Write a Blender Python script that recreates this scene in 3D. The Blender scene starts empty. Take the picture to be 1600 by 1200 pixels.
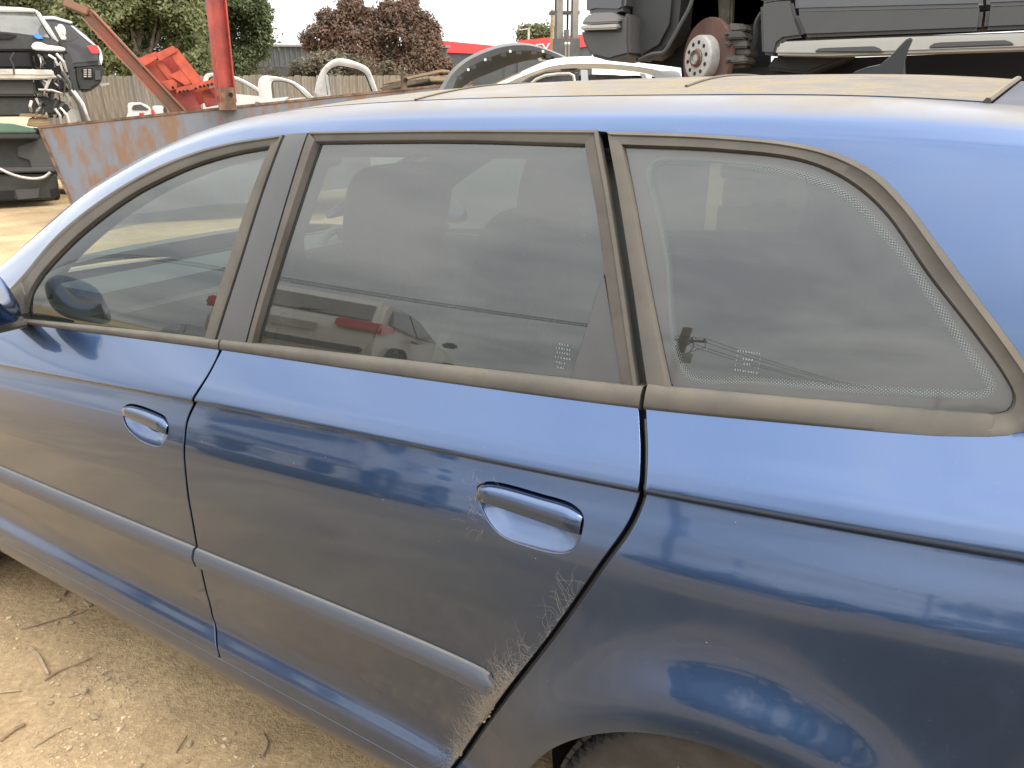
import bpy, bmesh, math, random
import numpy as np
from mathutils import Vector, Matrix
from mathutils.geometry import delaunay_2d_cdt
R=math.radians
SC=bpy.context.scene; COL=SC.collection
rng=random.Random(7)

# ---------------------------------------------------------------- camera, sky, sun, exposure
CAM=np.array([.1473,-.8176,1.3724]); YAW,PITCH,ROLL,FPX=.5428,.3472,-.012,1195.
def _basis():
    f=np.array([-math.sin(YAW)*math.cos(PITCH),math.cos(YAW)*math.cos(PITCH),-math.sin(PITCH)])
    r=np.cross(f,[0,0,1]);r/=np.linalg.norm(r);u=np.cross(r,f)
    return np.array([r*math.cos(ROLL)+u*math.sin(ROLL),-r*math.sin(ROLL)+u*math.cos(ROLL),f])
VB=_basis()
cd=bpy.data.cameras.new('camera');cam=bpy.data.objects.new('camera',cd);COL.objects.link(cam)
cd.sensor_width=36;cd.lens=FPX/1600*36;cd.clip_start=.02;cd.clip_end=2000
cam.matrix_world=Matrix(((VB[0][0],VB[1][0],-VB[2][0],CAM[0]),(VB[0][1],VB[1][1],-VB[2][1],CAM[1]),(VB[0][2],VB[1][2],-VB[2][2],CAM[2]),(0,0,0,1)))
SC.camera=cam
SUN=Vector((.72,.10,.72)).normalized()
SUN_EL=math.asin(SUN.z);SUN_AZ=math.atan2(SUN.x,SUN.y)
W=bpy.data.worlds.new('World');SC.world=W;W.use_nodes=True
def world():
    nt=W.node_tree;N=nt.nodes;L=nt.links
    for n in list(N):N.remove(n)
    out=N.new('ShaderNodeOutputWorld');bg=N.new('ShaderNodeBackground');bg.inputs[1].default_value=.12
    sky=N.new('ShaderNodeTexSky');sky.sky_type='NISHITA';sky.sun_disc=False;sky.sun_elevation=SUN_EL;sky.sun_rotation=SUN_AZ
    sky.air_density=1.2;sky.dust_density=2.5
    tc=N.new('ShaderNodeTexCoord')
    # cloud layer: project the direction on a flat deck so that clouds shrink towards the horizon
    sx=N.new('ShaderNodeSeparateXYZ');L.new(tc.outputs['Generated'],sx.inputs[0])
    mz=N.new('ShaderNodeMath');mz.operation='MAXIMUM';mz.inputs[1].default_value=.0;L.new(sx.outputs['Z'],mz.inputs[0])
    az=N.new('ShaderNodeMath');az.operation='ADD';az.inputs[1].default_value=.18;L.new(mz.outputs[0],az.inputs[0])
    dv=N.new('ShaderNodeVectorMath');dv.operation='DIVIDE';L.new(tc.outputs['Generated'],dv.inputs[0])
    cb=N.new('ShaderNodeCombineXYZ')
    for i in range(3):L.new(az.outputs[0],cb.inputs[i])
    L.new(cb.outputs[0],dv.inputs[1])
    n1=N.new('ShaderNodeTexNoise');n1.inputs['Scale'].default_value=1.1;n1.inputs['Detail'].default_value=7;n1.inputs['Roughness'].default_value=.55;n1.inputs['Distortion'].default_value=.35
    L.new(dv.outputs[0],n1.inputs['Vector'])
    cr=N.new('ShaderNodeValToRGB');e=cr.color_ramp.elements
    e[0].position=.36;e[0].color=(.70,.73,.77,1);e[1].position=.64;e[1].color=(1.20,1.20,1.16,1)
    L.new(n1.outputs[0],cr.inputs[0])
    # thin cloud glows where the hidden sun stands
    dt=N.new('ShaderNodeVectorMath');dt.operation='DOT_PRODUCT';dt.inputs[1].default_value=SUN;L.new(tc.outputs['Generated'],dt.inputs[0])
    mr=N.new('ShaderNodeMapRange');mr.interpolation_type='SMOOTHSTEP';mr.inputs[1].default_value=-.75;mr.inputs[2].default_value=1;mr.inputs[3].default_value=12.5;mr.inputs[4].default_value=13.5
    L.new(dt.outputs['Value'],mr.inputs[0])
    # an overcast sky is brighter overhead than at the horizon
    ov=N.new('ShaderNodeMapRange');ov.inputs[1].default_value=0;ov.inputs[2].default_value=1;ov.inputs[3].default_value=.66;ov.inputs[4].default_value=1.95;L.new(mz.outputs[0],ov.inputs[0])
    om=N.new('ShaderNodeMath');om.operation='MULTIPLY';L.new(mr.outputs[0],om.inputs[0]);L.new(ov.outputs[0],om.inputs[1])
    ml=N.new('ShaderNodeVectorMath');ml.operation='SCALE';L.new(cr.outputs[0],ml.inputs[0]);L.new(om.outputs[0],ml.inputs['Scale'])
    mx=N.new('ShaderNodeMix');mx.data_type='RGBA';mx.inputs[0].default_value=.86
    L.new(sky.outputs[0],mx.inputs[6]);L.new(ml.outputs[0],mx.inputs[7])
    L.new(mx.outputs[2],bg.inputs[0]);L.new(bg.outputs[0],out.inputs[0])
world()
sl=bpy.data.lights.new('sun','SUN');sl.energy=1.5;sl.angle=R(22);sl.color=(1,.90,.76)
so=bpy.data.objects.new('sun',sl);COL.objects.link(so);so.rotation_euler=SUN.to_track_quat('Z','Y').to_euler();so.location=(0,0,30)
vs=SC.view_settings;vs.view_transform='Standard';vs.look='None';vs.gamma=1;vs.use_curve_mapping=False;vs.exposure=0.84
SC.cycles.max_bounces=8;SC.cycles.transparent_max_bounces=12;SC.cycles.use_denoising=True
SC.cycles.sample_clamp_indirect=6

# ---------------------------------------------------------------- materials
MATS={}
def mat(name,col=(.5,.5,.5),rough=.6,metal=0.,coat=0.,spec=.5,var=.0,vscale=8.,bump=0.,bscale=60.,dust=0.,dustcol=(.40,.31,.19),dlo=.35,dhi=.95,dbase=.05,alpha=1,emit=None,col2=None,ctr=(.4,.62),coat_r=.04,coat_ior=1.5,low=0.,dvar=(.62,1.15),stretch=None,gen=False):
    if name in MATS:return MATS[name]
    m=bpy.data.materials.new(name);m.use_nodes=True;nt=m.node_tree;N=nt.nodes;L=nt.links;b=N['Principled BSDF']
    b.inputs['Roughness'].default_value=rough;b.inputs['Metallic'].default_value=metal;b.inputs['Coat Weight'].default_value=coat;b.inputs['Coat Roughness'].default_value=coat_r;b.inputs['Coat IOR'].default_value=coat_ior
    b.inputs['Specular IOR Level'].default_value=spec
    tc=N.new('ShaderNodeTexCoord');vec=tc.outputs['Object']
    if stretch:
        mp=N.new('ShaderNodeMapping');mp.inputs['Scale'].default_value=stretch;L.new(vec,mp.inputs[0]);vec=mp.outputs[0]
    c=None
    if var or col2:
        n=N.new('ShaderNodeTexNoise');n.inputs['Scale'].default_value=vscale;n.inputs['Detail'].default_value=6;n.inputs['Roughness'].default_value=.6;L.new(vec,n.inputs['Vector'])
        r=N.new('ShaderNodeValToRGB');e=r.color_ramp.elements;e[0].position,e[1].position=ctr
        a=col if col2 else tuple(x*(1-var) for x in col);z=col2 if col2 else tuple(min(1,x*(1+var)) for x in col)
        e[0].color=(*a,1);e[1].color=(*z,1);L.new(n.outputs[0],r.inputs[0]);c=r.outputs[0]
    if dust:
        g=N.new('ShaderNodeNewGeometry');s=N.new('ShaderNodeSeparateXYZ');L.new(g.outputs['Normal'],s.inputs[0])
        mr=N.new('ShaderNodeMapRange');mr.interpolation_type='SMOOTHSTEP';mr.inputs[1].default_value=dlo;mr.inputs[2].default_value=dhi;mr.inputs[3].default_value=dbase;mr.inputs[4].default_value=dust;L.new(s.outputs['Z'],mr.inputs[0])
        n2=N.new('ShaderNodeTexNoise');n2.inputs['Scale'].default_value=9;n2.inputs['Detail'].default_value=8;n2.inputs['Roughness'].default_value=.7;L.new(tc.outputs['Object'],n2.inputs['Vector'])
        m2=N.new('ShaderNodeMapRange');m2.inputs[1].default_value=.3;m2.inputs[2].default_value=.7;m2.inputs[3].default_value=dvar[0];m2.inputs[4].default_value=dvar[1];L.new(n2.outputs[0],m2.inputs[0])
        mu=N.new('ShaderNodeMath');mu.operation='MULTIPLY';mu.use_clamp=True;L.new(mr.outputs[0],mu.inputs[0]);L.new(m2.outputs[0],mu.inputs[1])
        if low:
            so_=N.new('ShaderNodeSeparateXYZ');L.new(tc.outputs['Object'],so_.inputs[0])
            ml=N.new('ShaderNodeMapRange');ml.interpolation_type='SMOOTHSTEP';ml.inputs[1].default_value=.62;ml.inputs[2].default_value=.22;ml.inputs[3].default_value=0;ml.inputs[4].default_value=low;L.new(so_.outputs['Z'],ml.inputs[0])
            mm=N.new('ShaderNodeMath');mm.operation='MULTIPLY_ADD';mm.use_clamp=True;L.new(ml.outputs[0],mm.inputs[0]);L.new(m2.outputs[0],mm.inputs[1]);L.new(mu.outputs[0],mm.inputs[2]);mu=mm
            # uneven dust film and dried water spots
            def film(scale,det,a,z,amt,prev,sz=1.):
                mp=N.new('ShaderNodeMapping');mp.inputs['Scale'].default_value=(1,1,sz);L.new(tc.outputs['Object'],mp.inputs[0])
                n=N.new('ShaderNodeTexNoise');n.inputs['Scale'].default_value=scale;n.inputs['Detail'].default_value=det;n.inputs['Roughness'].default_value=.7;L.new(mp.outputs[0],n.inputs['Vector'])
                r_=N.new('ShaderNodeMapRange');r_.interpolation_type='SMOOTHSTEP';r_.inputs[1].default_value=a;r_.inputs[2].default_value=z;r_.inputs[3].default_value=0;r_.inputs[4].default_value=amt;L.new(n.outputs[0],r_.inputs[0])
                ad=N.new('ShaderNodeMath');ad.operation='ADD';ad.use_clamp=True;L.new(prev.outputs[0],ad.inputs[0]);L.new(r_.outputs[0],ad.inputs[1]);return ad
            mu=film(2.6,9,.46,.72,.060,mu);mu=film(16,6,.55,.74,.045,mu,.45);mu=film(210,2,.66,.74,.16,mu)
        mx=N.new('ShaderNodeMix');mx.data_type='RGBA';L.new(mu.outputs[0],mx.inputs[0])
        if c is not None:L.new(c,mx.inputs[6])
        else:mx.inputs[6].default_value=(*col,1)
        mx.inputs[7].default_value=(*dustcol,1);c=mx.outputs[2]
        def damp(sock,v0,v1):
            q=N.new('ShaderNodeMapRange');q.inputs[3].default_value=v0;q.inputs[4].default_value=v1;L.new(mu.outputs[0],q.inputs[0]);L.new(q.outputs[0],b.inputs[sock])
        damp('Roughness',rough,.9)
        if coat:damp('Coat Weight',coat,.0)
        if metal:damp('Metallic',metal,0)
        if coat:damp('Coat Roughness',coat_r,.30)
    if c is not None:L.new(c,b.inputs['Base Color'])
    else:b.inputs['Base Color'].default_value=(*col,1)
    if bump:
        n=N.new('ShaderNodeTexNoise');n.inputs['Scale'].default_value=bscale;n.inputs['Detail'].default_value=5;L.new(vec,n.inputs['Vector'])
        bp=N.new('ShaderNodeBump');bp.inputs['Strength'].default_value=1;bp.inputs['Distance'].default_value=bump;L.new(n.outputs[0],bp.inputs['Height']);L.new(bp.outputs[0],b.inputs['Normal'])
    if emit:b.inputs['Emission Color'].default_value=(*emit,1);b.inputs['Emission Strength'].default_value=1
    MATS[name]=m;return m
def glass_mat(name,tint=(.42,.46,.43),dust=.10,refl=1.9,dustcol=(.185,.193,.178)):
    if name in MATS:return MATS[name]
    m=bpy.data.materials.new(name);m.use_nodes=True;nt=m.node_tree;N=nt.nodes;L=nt.links
    for n in list(N):N.remove(n)
    out=N.new('ShaderNodeOutputMaterial');tr=N.new('ShaderNodeBsdfTransparent');tr.inputs[0].default_value=(*tint,1)
    gl=N.new('ShaderNodeBsdfGlossy');gl.inputs['Roughness'].default_value=.012
    lw=N.new('ShaderNodeLayerWeight');lw.inputs[0].default_value=.5
    p=N.new('ShaderNodeMath');p.operation='POWER';p.inputs[1].default_value=5;L.new(lw.outputs['Facing'],p.inputs[0])
    mr=N.new('ShaderNodeMapRange');mr.inputs[3].default_value=.043*refl;mr.inputs[4].default_value=1;L.new(p.outputs[0],mr.inputs[0])
    m1=N.new('ShaderNodeMixShader');L.new(mr.outputs[0],m1.inputs[0]);L.new(tr.outputs[0],m1.inputs[1]);L.new(gl.outputs[0],m1.inputs[2])
    df=N.new('ShaderNodeBsdfDiffuse');df.inputs[0].default_value=(*dustcol,1)
    tc=N.new('ShaderNodeTexCoord');n=N.new('ShaderNodeTexNoise');n.inputs['Scale'].default_value=5;n.inputs['Detail'].default_value=8;n.inputs['Roughness'].default_value=.65;L.new(tc.outputs['Object'],n.inputs['Vector'])
    q=N.new('ShaderNodeMapRange');q.inputs[1].default_value=.3;q.inputs[2].default_value=.75;q.inputs[3].default_value=dust*.6;q.inputs[4].default_value=dust*1.5;L.new(n.outputs[0],q.inputs[0])
    m2=N.new('ShaderNodeMixShader');L.new(q.outputs[0],m2.inputs[0]);L.new(m1.outputs[0],m2.inputs[1]);L.new(df.outputs[0],m2.inputs[2]);L.new(m2.outputs[0],out.inputs[0])
    MATS[name]=m;return m

# ---------------------------------------------------------------- mesh helpers
class MB:
    def __init__(s):s.v=[];s.f=[];s.n=[]
    def add(s,vs,fs,ns=None):
        k=len(s.v);s.v+=[tuple(map(float,p)) for p in vs];s.f+=[tuple(i+k for i in f) for f in fs]
        if ns is not None:s.n+=[tuple(map(float,p)) for p in ns]
        return s
    def box(s,c,size,rot=None,taper=1.):
        x,y,z=(a/2 for a in size);P=[(-x,-y,-z),(x,-y,-z),(x,y,-z),(-x,y,-z),(-x*taper,-y*taper,z),(x*taper,-y*taper,z),(x*taper,y*taper,z),(-x*taper,y*taper,z)]
        M=rot if rot is not None else Matrix.Identity(3);c=Vector(c)
        return s.add([c+M@Vector(p) for p in P],[(0,3,2,1),(4,5,6,7),(0,1,5,4),(1,2,6,5),(2,3,7,6),(3,0,4,7)])
    def bar(s,a,b,w,h,up=(0,0,1)):
        a=Vector(a);b=Vector(b);d=(b-a);l=d.length;d.normalize();u=Vector(up)
        if abs(d.dot(u))>.98:u=Vector((1,0,0))
        r=d.cross(u).normalized();u=r.cross(d);M=Matrix((r,d,u)).transposed()
        return s.box((a+b)/2,(w,l,h),M)
    def tube(s,pts,r,k=8,cap=True):
        pts=[Vector(p) for p in pts];n=len(pts);rs=r if hasattr(r,'__len__') else [r]*n;vs=[];fs=[];pu=None
        for i,p in enumerate(pts):
            d=(pts[min(i+1,n-1)]-pts[max(i-1,0)]).normalized()
            if pu is None:
                pu=Vector((0,0,1)) if abs(d.z)<.9 else Vector((1,0,0))
            a=d.cross(pu).normalized();pu=a.cross(d)
            for j in range(k):
                t=2*math.pi*j/k;vs.append(p+(a*math.cos(t)+pu*math.sin(t))*rs[i])
        for i in range(n-1):
            for j in range(k):fs.append((i*k+j,i*k+(j+1)%k,(i+1)*k+(j+1)%k,(i+1)*k+j))
        if cap:fs+=[tuple(range(k))[::-1],tuple(range((n-1)*k,n*k))]
        return s.add(vs,fs)
    def lathe(s,prof,c=(0,0,0),axis='Z',k=32,M=None):
        vs=[];fs=[];c=Vector(c);n=len(prof)
        for r,h in prof:
            for j in range(k):
                t=2*math.pi*j/k;p=Vector((r*math.cos(t),r*math.sin(t),h))
                if M is not None:p=M@p
                elif axis=='Y':p=Vector((p.x,p.z,p.y))
                elif axis=='X':p=Vector((p.z,p.x,p.y))
                vs.append(c+p)
        for i in range(n-1):
            for j in range(k):fs.append((i*k+j,i*k+(j+1)%k,(i+1)*k+(j+1)%k,(i+1)*k+j))
        return s.add(vs,fs)
    def grid(s,P,close=False):
        P=np.asarray(P,float);a,b=P.shape[:2];fs=[]
        for i in range(a-1):
            for j in range(b-1 if not close else b):fs.append((i*b+j,i*b+(j+1)%b,(i+1)*b+(j+1)%b,(i+1)*b+j))
        return s.add(P.reshape(-1,3),fs)
    def prism(s,front,back):
        n=len(front);fs=[tuple(range(n)),tuple(range(2*n-1,n-1,-1))]+[(i,i+n,(i+1)%n+n,(i+1)%n) for i in range(n)]
        return s.add(list(front)+list(back),fs)
    def mesh(s,name,angle=35,smooth=True):
        me=bpy.data.meshes.new(name);me.from_pydata(s.v,[],s.f);me.update()
        if smooth:
            me.shade_smooth()
            if s.n and len(s.n)==len(s.v):me.normals_split_custom_set_from_vertices(s.n)
            elif angle:me.set_sharp_from_angle(angle=R(angle))
        return me
    def build(s,name,m,parent=None,angle=35,smooth=True,fix=False,bevel=0,world=False):
        me=s.mesh(name,angle,smooth)
        if fix or bevel:
            bm=bmesh.new();bm.from_mesh(me)
            if fix:bmesh.ops.recalc_face_normals(bm,faces=bm.faces)
            if bevel:
                bmesh.ops.bevel(bm,geom=[e for e in bm.edges if e.is_manifold and e.calc_face_angle(0)>.5],offset=bevel,segments=2,affect='EDGES',clamp_overlap=True)
            bm.to_mesh(me);bm.free()
            if smooth:me.shade_smooth();me.set_sharp_from_angle(angle=R(angle or 35))
        return link(name,me,m,parent,world)
def link(name,me,m,parent=None,world=False):
    o=bpy.data.objects.new(name,me);COL.objects.link(o)
    if m is not None and not me.materials:me.materials.append(m)
    if parent is not None:
        o.parent=parent
        if world and parent.parent is None:o.matrix_parent_inverse=WM[parent.name].inverted()
    return o
WM={}
def root(o):
    while o.parent:o=o.parent
    return o
def thing(name,label,cat,loc=(0,0,0),rz=0.,group=None):
    o=bpy.data.objects.new(name,None);COL.objects.link(o);o.empty_display_size=.2;o.location=loc;o.rotation_euler=(0,0,rz);tag(o,label,cat,group)
    WM[o.name]=Matrix.Translation(loc)@Matrix.Rotation(rz,4,'Z');return o
def tag(o,label=None,cat=None,group=None,kind=None):
    if label:o['label']=label
    if cat:o['category']=cat
    if group:o['group']=group
    if kind:o['kind']=kind
    return o
def catmull(P,n,closed=False):
    P=np.asarray(P,float)
    if closed:Q=np.vstack([P[-1],P,P[0],P[1]])
    else:Q=np.vstack([2*P[0]-P[1],P,2*P[-1]-P[-2]])
    d=np.sqrt(np.linalg.norm(np.diff(Q,axis=0),axis=1)+1e-9);T=np.concatenate([[0],np.cumsum(d)])
    seg=[]
    for i in range(1,len(Q)-2):
        t=np.linspace(T[i],T[i+1],24,endpoint=False)[:,None];p0,p1,p2,p3=Q[i-1:i+3];t0,t1,t2,t3=T[i-1:i+3]
        A1=(t1-t)/(t1-t0)*p0+(t-t0)/(t1-t0)*p1;A2=(t2-t)/(t2-t1)*p1+(t-t1)/(t2-t1)*p2;A3=(t3-t)/(t3-t2)*p2+(t-t2)/(t3-t2)*p3
        B1=(t2-t)/(t2-t0)*A1+(t-t0)/(t2-t0)*A2;B2=(t3-t)/(t3-t1)*A2+(t-t1)/(t3-t1)*A3
        seg.append((t2-t)/(t2-t1)*B1+(t-t1)/(t2-t1)*B2)
    F=np.vstack(seg+[Q[-2][None]]);l=np.concatenate([[0],np.cumsum(np.linalg.norm(np.diff(F,axis=0),axis=1))])
    s=np.linspace(0,l[-1],n);return np.stack([np.interp(s,l,F[:,k]) for k in range(F.shape[1])],1)
def resamp(P,step):
    P=np.asarray(P,float);l=np.concatenate([[0],np.cumsum(np.linalg.norm(np.diff(P,axis=0),axis=1))])
    n=max(2,int(l[-1]/step)+1);s=np.linspace(0,l[-1],n);return np.stack([np.interp(s,l,P[:,k]) for k in range(P.shape[1])],1)
def pip(P,poly):
    x,y=P[:,0][:,None],P[:,1][:,None];a=poly;b=np.roll(poly,-1,0);c=((a[:,1]>y)!=(b[:,1]>y))&(x<(b[:,0]-a[:,0])*(y-a[:,1])/(b[:,1]-a[:,1]+1e-15)+a[:,0]);return c.sum(1)%2==1
def pdist(P,poly):
    out=np.full(len(P),9.);a=poly;b=np.roll(poly,-1,0)
    for k in range(len(a)):
        d=b[k]-a[k];t=np.clip(((P-a[k])@d)/(d@d+1e-15),0,1);out=np.minimum(out,np.linalg.norm(P-a[k]-t[:,None]*d,axis=1))
    return out

# ---------------------------------------------------------------- skin of the blue car as a function of length x and section coordinate u
YC=.885
class Spl:
    def __init__(s,x,y):
        s.x=np.array(x,float);s.y=np.array(y,float);n=len(x);h=np.diff(s.x)
        A=np.zeros((n,n));b=np.zeros(n);A[0,0]=A[-1,-1]=1
        for i in range(1,n-1):
            A[i,i-1]=h[i-1];A[i,i]=2*(h[i-1]+h[i]);A[i,i+1]=h[i]
            b[i]=6*((s.y[i+1]-s.y[i])/h[i]-(s.y[i]-s.y[i-1])/h[i-1])
        s.m=np.linalg.solve(A,b);s.h=h
    def __call__(s,t):
        t=np.asarray(t,float);i=np.clip(np.searchsorted(s.x,t)-1,0,len(s.h)-1)
        a=s.x[i+1]-t;b=t-s.x[i];h=s.h[i]
        r=(s.m[i]*a**3+s.m[i+1]*b**3)/(6*h)+(s.y[i]/h-s.m[i]*h/6)*a+(s.y[i+1]/h-s.m[i+1]*h/6)*b
        lo=s.y[0]+(t-s.x[0])*((s.y[1]-s.y[0])/s.h[0]-s.h[0]*(2*s.m[0]+s.m[1])/6)
        hi=s.y[-1]+(t-s.x[-1])*((s.y[-1]-s.y[-2])/s.h[-1]+s.h[-1]*(s.m[-2]+2*s.m[-1])/6)
        return np.where(t<s.x[0],lo,np.where(t>s.x[-1],hi,r))
# tracks along the car (x: rear positive, rear axle 0)
s_plan=Spl([-3.3,-3.1,-2.8,-2.4,-1.9,-1.2,-.5,-.1,.25,.5,.7,.85],[.42,.22,.09,.025,.004,0,0,.0,.014,.05,.13,.26])
s_crease=Spl([-3.3,-2.5,-1.77,-1.083,-.166,.249,.85],[.70,.765,.812,.854,.899,.921,.94])
s_waist=Spl([-3.3,-2.6,-2.1,-1.73,-1.05,-.7,-.4,-.2,0.,.2,.85],[.74,.85,.895,.914,.951,.966,.981,.993,1.010,1.026,1.05])
s_rail=Spl([-2.1,-1.95,-1.753,-1.635,-1.512,-1.386,-1.248,-1.102,-.947,-.7,-.4,-.1,.1,.3,.5,.85],[.915,.945,1.015,1.104,1.176,1.234,1.280,1.312,1.331,1.338,1.341,1.339,1.333,1.318,1.28,1.1])
s_ditch=Spl([-2.3,-2.141,-1.867,-1.557,-1.337,-1.15,-1.0,-.8,-.5,-.2,0,.132,.3,.5,.85],[.935,.962,1.112,1.251,1.318,1.356,1.372,1.382,1.3865,1.385,1.380,1.371,1.351,1.31,1.13])
def smooth(a,b,t):
    t=np.clip((t-a)/(b-a),0,1);return t*t*(3-2*t)
def tracks(x):
    x=np.asarray(x,float);p=s_plan(x);zc=s_crease(x);zw=s_waist(x);zr=s_rail(x);zd=s_ditch(x)
    zw=np.minimum(zw,zr-.004)
    o=np.ones_like(x)
    dz=.03*np.clip(-x-.6,-.2,1.4)
    lo=[(.095,.175*o),(.036,.190*o),(.000,.215*o),(-.009,.252*o),(-.0065,.290*o),(.0135,.338*o),(.0150,.368*o),(.008,.44*o),(.001,.54*o),(.001,.64*o)]
    low=[(y+p,z+(dz if i<7 else 0)) for i,(y,z) in enumerate(lo)]
    low+=[(.010+p,zc-.115),(.023+p,zc-.065),(.0365+p,zc-.027),(.0425+p,zc-.0085)]
    edge=(.0335+p,zc)
    yw=.094+(zw-.951)*.25
    sh=[edge,(.0335+.010+p,zc+(zw-zc)*.22),(.0335+(yw-.0335)*.58+p,zc+(zw-zc)*.62),(yw+p,zw)]
    q=p*1.15
    yr=.10+(zr-.97)*.31
    yw2=.10+(zw-.97)*.31
    up=[(yw2+p,zw),(yw2+(yr-yw2)*.5-.009+p,(zw+zr)/2),(yr+q,zr),
        (yr+q+.30*(.30-yr)*o-.004,zr+(zd-zr)*.52),(yr+q+.68*(.30-yr)*o,zr+(zd-zr)*.86),(.30+q,zd)]
    return low,sh,up
def pchip(Y,u):  # Y (k,n) uniform knots, u (n,)
    k=Y.shape[0];d=np.diff(Y,axis=0);m=np.zeros_like(Y)
    for i in range(1,k-1):
        a,b=d[i-1],d[i];m[i]=np.where(a*b>0,2*a*b/np.where(np.abs(a+b)<1e-12,1,a+b),0)
    def e(a,b):
        r=(3*a-b)/2;r=np.where(r*a<=0,0,r);return np.where((a*b<0)&(np.abs(r)>3*np.abs(a)),3*a,r)
    m[0]=e(d[0],d[1]) if k>2 else d[0];m[-1]=e(d[-1],d[-2]) if k>2 else d[0]
    i=np.clip(np.floor(u).astype(int),0,k-2);t=u-i;j=np.arange(Y.shape[1])
    h=t*t*(3-2*t)
    return Y[i,j]*(1-h)+Y[i+1,j]*h+m[i,j]*(t**3-2*t*t+t)+m[i+1,j]*(t**3-t*t)
# u ranges: low 0..13, dark edge 13..14, shoulder 14..17, greenhouse 18..23
NL=13
def sec(x,u):
    x=np.atleast_1d(np.asarray(x,float));u=np.atleast_1d(np.asarray(u,float))
    x,u=np.broadcast_arrays(x,u);x=x.copy();u=u.copy()
    low,sh,up=tracks(x)
    f=lambda T,c:np.array([np.broadcast_to(t[c],x.shape) for t in T])
    y=np.empty(x.shape);z=np.empty(x.shape)
    for (T,a,b) in ((low,0,NL),([low[-1],sh[0]],NL,NL+1),(sh,NL+1,NL+4),(up,NL+5,NL+10)):
        s=(u>=a-1e-9)&(u<=b+1e-9)
        if s.any():
            Y=f(T,0)[:,s];Z=f(T,1)[:,s];uu=np.clip(u[s]-a,0,b-a)
            y[s]=pchip(Y,uu);z[s]=pchip(Z,uu)
    # wheel arch flare
    r=np.hypot(x-0.0,z-.27);g=np.exp(-((r-.335)/.082)**2)*.034+np.exp(-((r-.36)/.15)**2)*.010
    y=y-np.where(z<.95,g*smooth(.93,.72,z)*smooth(.17,.30,z),0)
    r=np.hypot(x+2.52,z-.27);g=np.exp(-((r-.335)/.055)**2)*.030
    y=y-np.where(z<.95,g*smooth(.93,.72,z)*smooth(.17,.30,z),0)
    return y,z
def u_of_z(x,z,up):
    x=np.atleast_1d(np.asarray(x,float));z=np.atleast_1d(np.asarray(z,float));x,z=np.broadcast_arrays(x,z)
    lo=np.full(x.shape,NL+5. if up else 0.);hi=np.full(x.shape,NL+10. if up else NL+4.)
    for _ in range(40):
        m=(lo+hi)/2;_,zz=sec(x,m);lo=np.where(zz<z,m,lo);hi=np.where(zz<z,hi,m)
    return (lo+hi)/2
def pos(x,u,h=0.):
    x=np.atleast_1d(np.asarray(x,float));u=np.atleast_1d(np.asarray(u,float));x,u=np.broadcast_arrays(x,u)
    y,z=sec(x,u);N=nor(x,u);P=np.stack([x,y,z],-1)
    return P+N*np.asarray(h)[...,None] if np.ndim(h) else P+N*h
def nor(x,u):
    x=np.atleast_1d(np.asarray(x,float));u=np.atleast_1d(np.asarray(u,float));x,u=np.broadcast_arrays(x,u)
    def rng(u):
        lo=np.select([u<=NL,u<=NL+1,u<=NL+4.001],[0,NL,NL+1],NL+5);hi=np.select([u<=NL,u<=NL+1,u<=NL+4.001],[NL,NL+1,NL+4],NL+10);return lo,hi
    lo,hi=rng(u);e=.02
    a=np.clip(u-e,lo,hi);b=np.clip(u+e,lo,hi)
    ya,za=sec(x,a);yb,zb=sec(x,b)
    du=np.stack([0*ya,yb-ya,zb-za],-1)
    y1,z1=sec(x-.004,u);y2,z2=sec(x+.004,u)
    dx=np.stack([0*y1+.008,y2-y1,z2-z1],-1)
    n=np.cross(dx,du)
    n/=np.linalg.norm(n,axis=-1,keepdims=True)+1e-12
    return n

# ================================================================ the blue car
# section coordinate u -> v (metres along the section at x=-.6), used as a flat chart for cutting the panels
_U=np.concatenate([np.linspace(0,NL+4,900),np.linspace(NL+5,NL+10,500)])
_p=pos(np.full(len(_U),-.6),_U);_d=np.linalg.norm(np.diff(_p,axis=0),axis=1);_d[899]=1e-5
_V=np.concatenate([[0],np.cumsum(_d)])
def u2v(u):return np.interp(u,_U,_V)
def v2u(v):return np.interp(v,_V,_U)
def XZ(P,up):
    P=np.asarray(P,float);return np.stack([P[:,0],u2v(u_of_z(P[:,0],P[:,1],up))],1)
def XZA(P):
    P=np.asarray(P,float);up=P[:,1]>s_waist(P[:,0]);return np.where(up[:,None],XZ(P,True),XZ(P,False))
def XU(P):
    P=np.asarray(P,float);return np.stack([P[:,0],u2v(P[:,1])],1)
def ev(Q,h=0.):
    u=v2u(Q[:,1]);P=pos(Q[:,0],u,h);return P,nor(Q[:,0],u)
def flip(P,mir):
    if not mir:return P
    P=np.array(P);P[:,1]=2*YC-P[:,1];return P
def flipn(n,mir):
    if not mir:return n
    n=np.array(n);n[:,1]*=-1;return n
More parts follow.
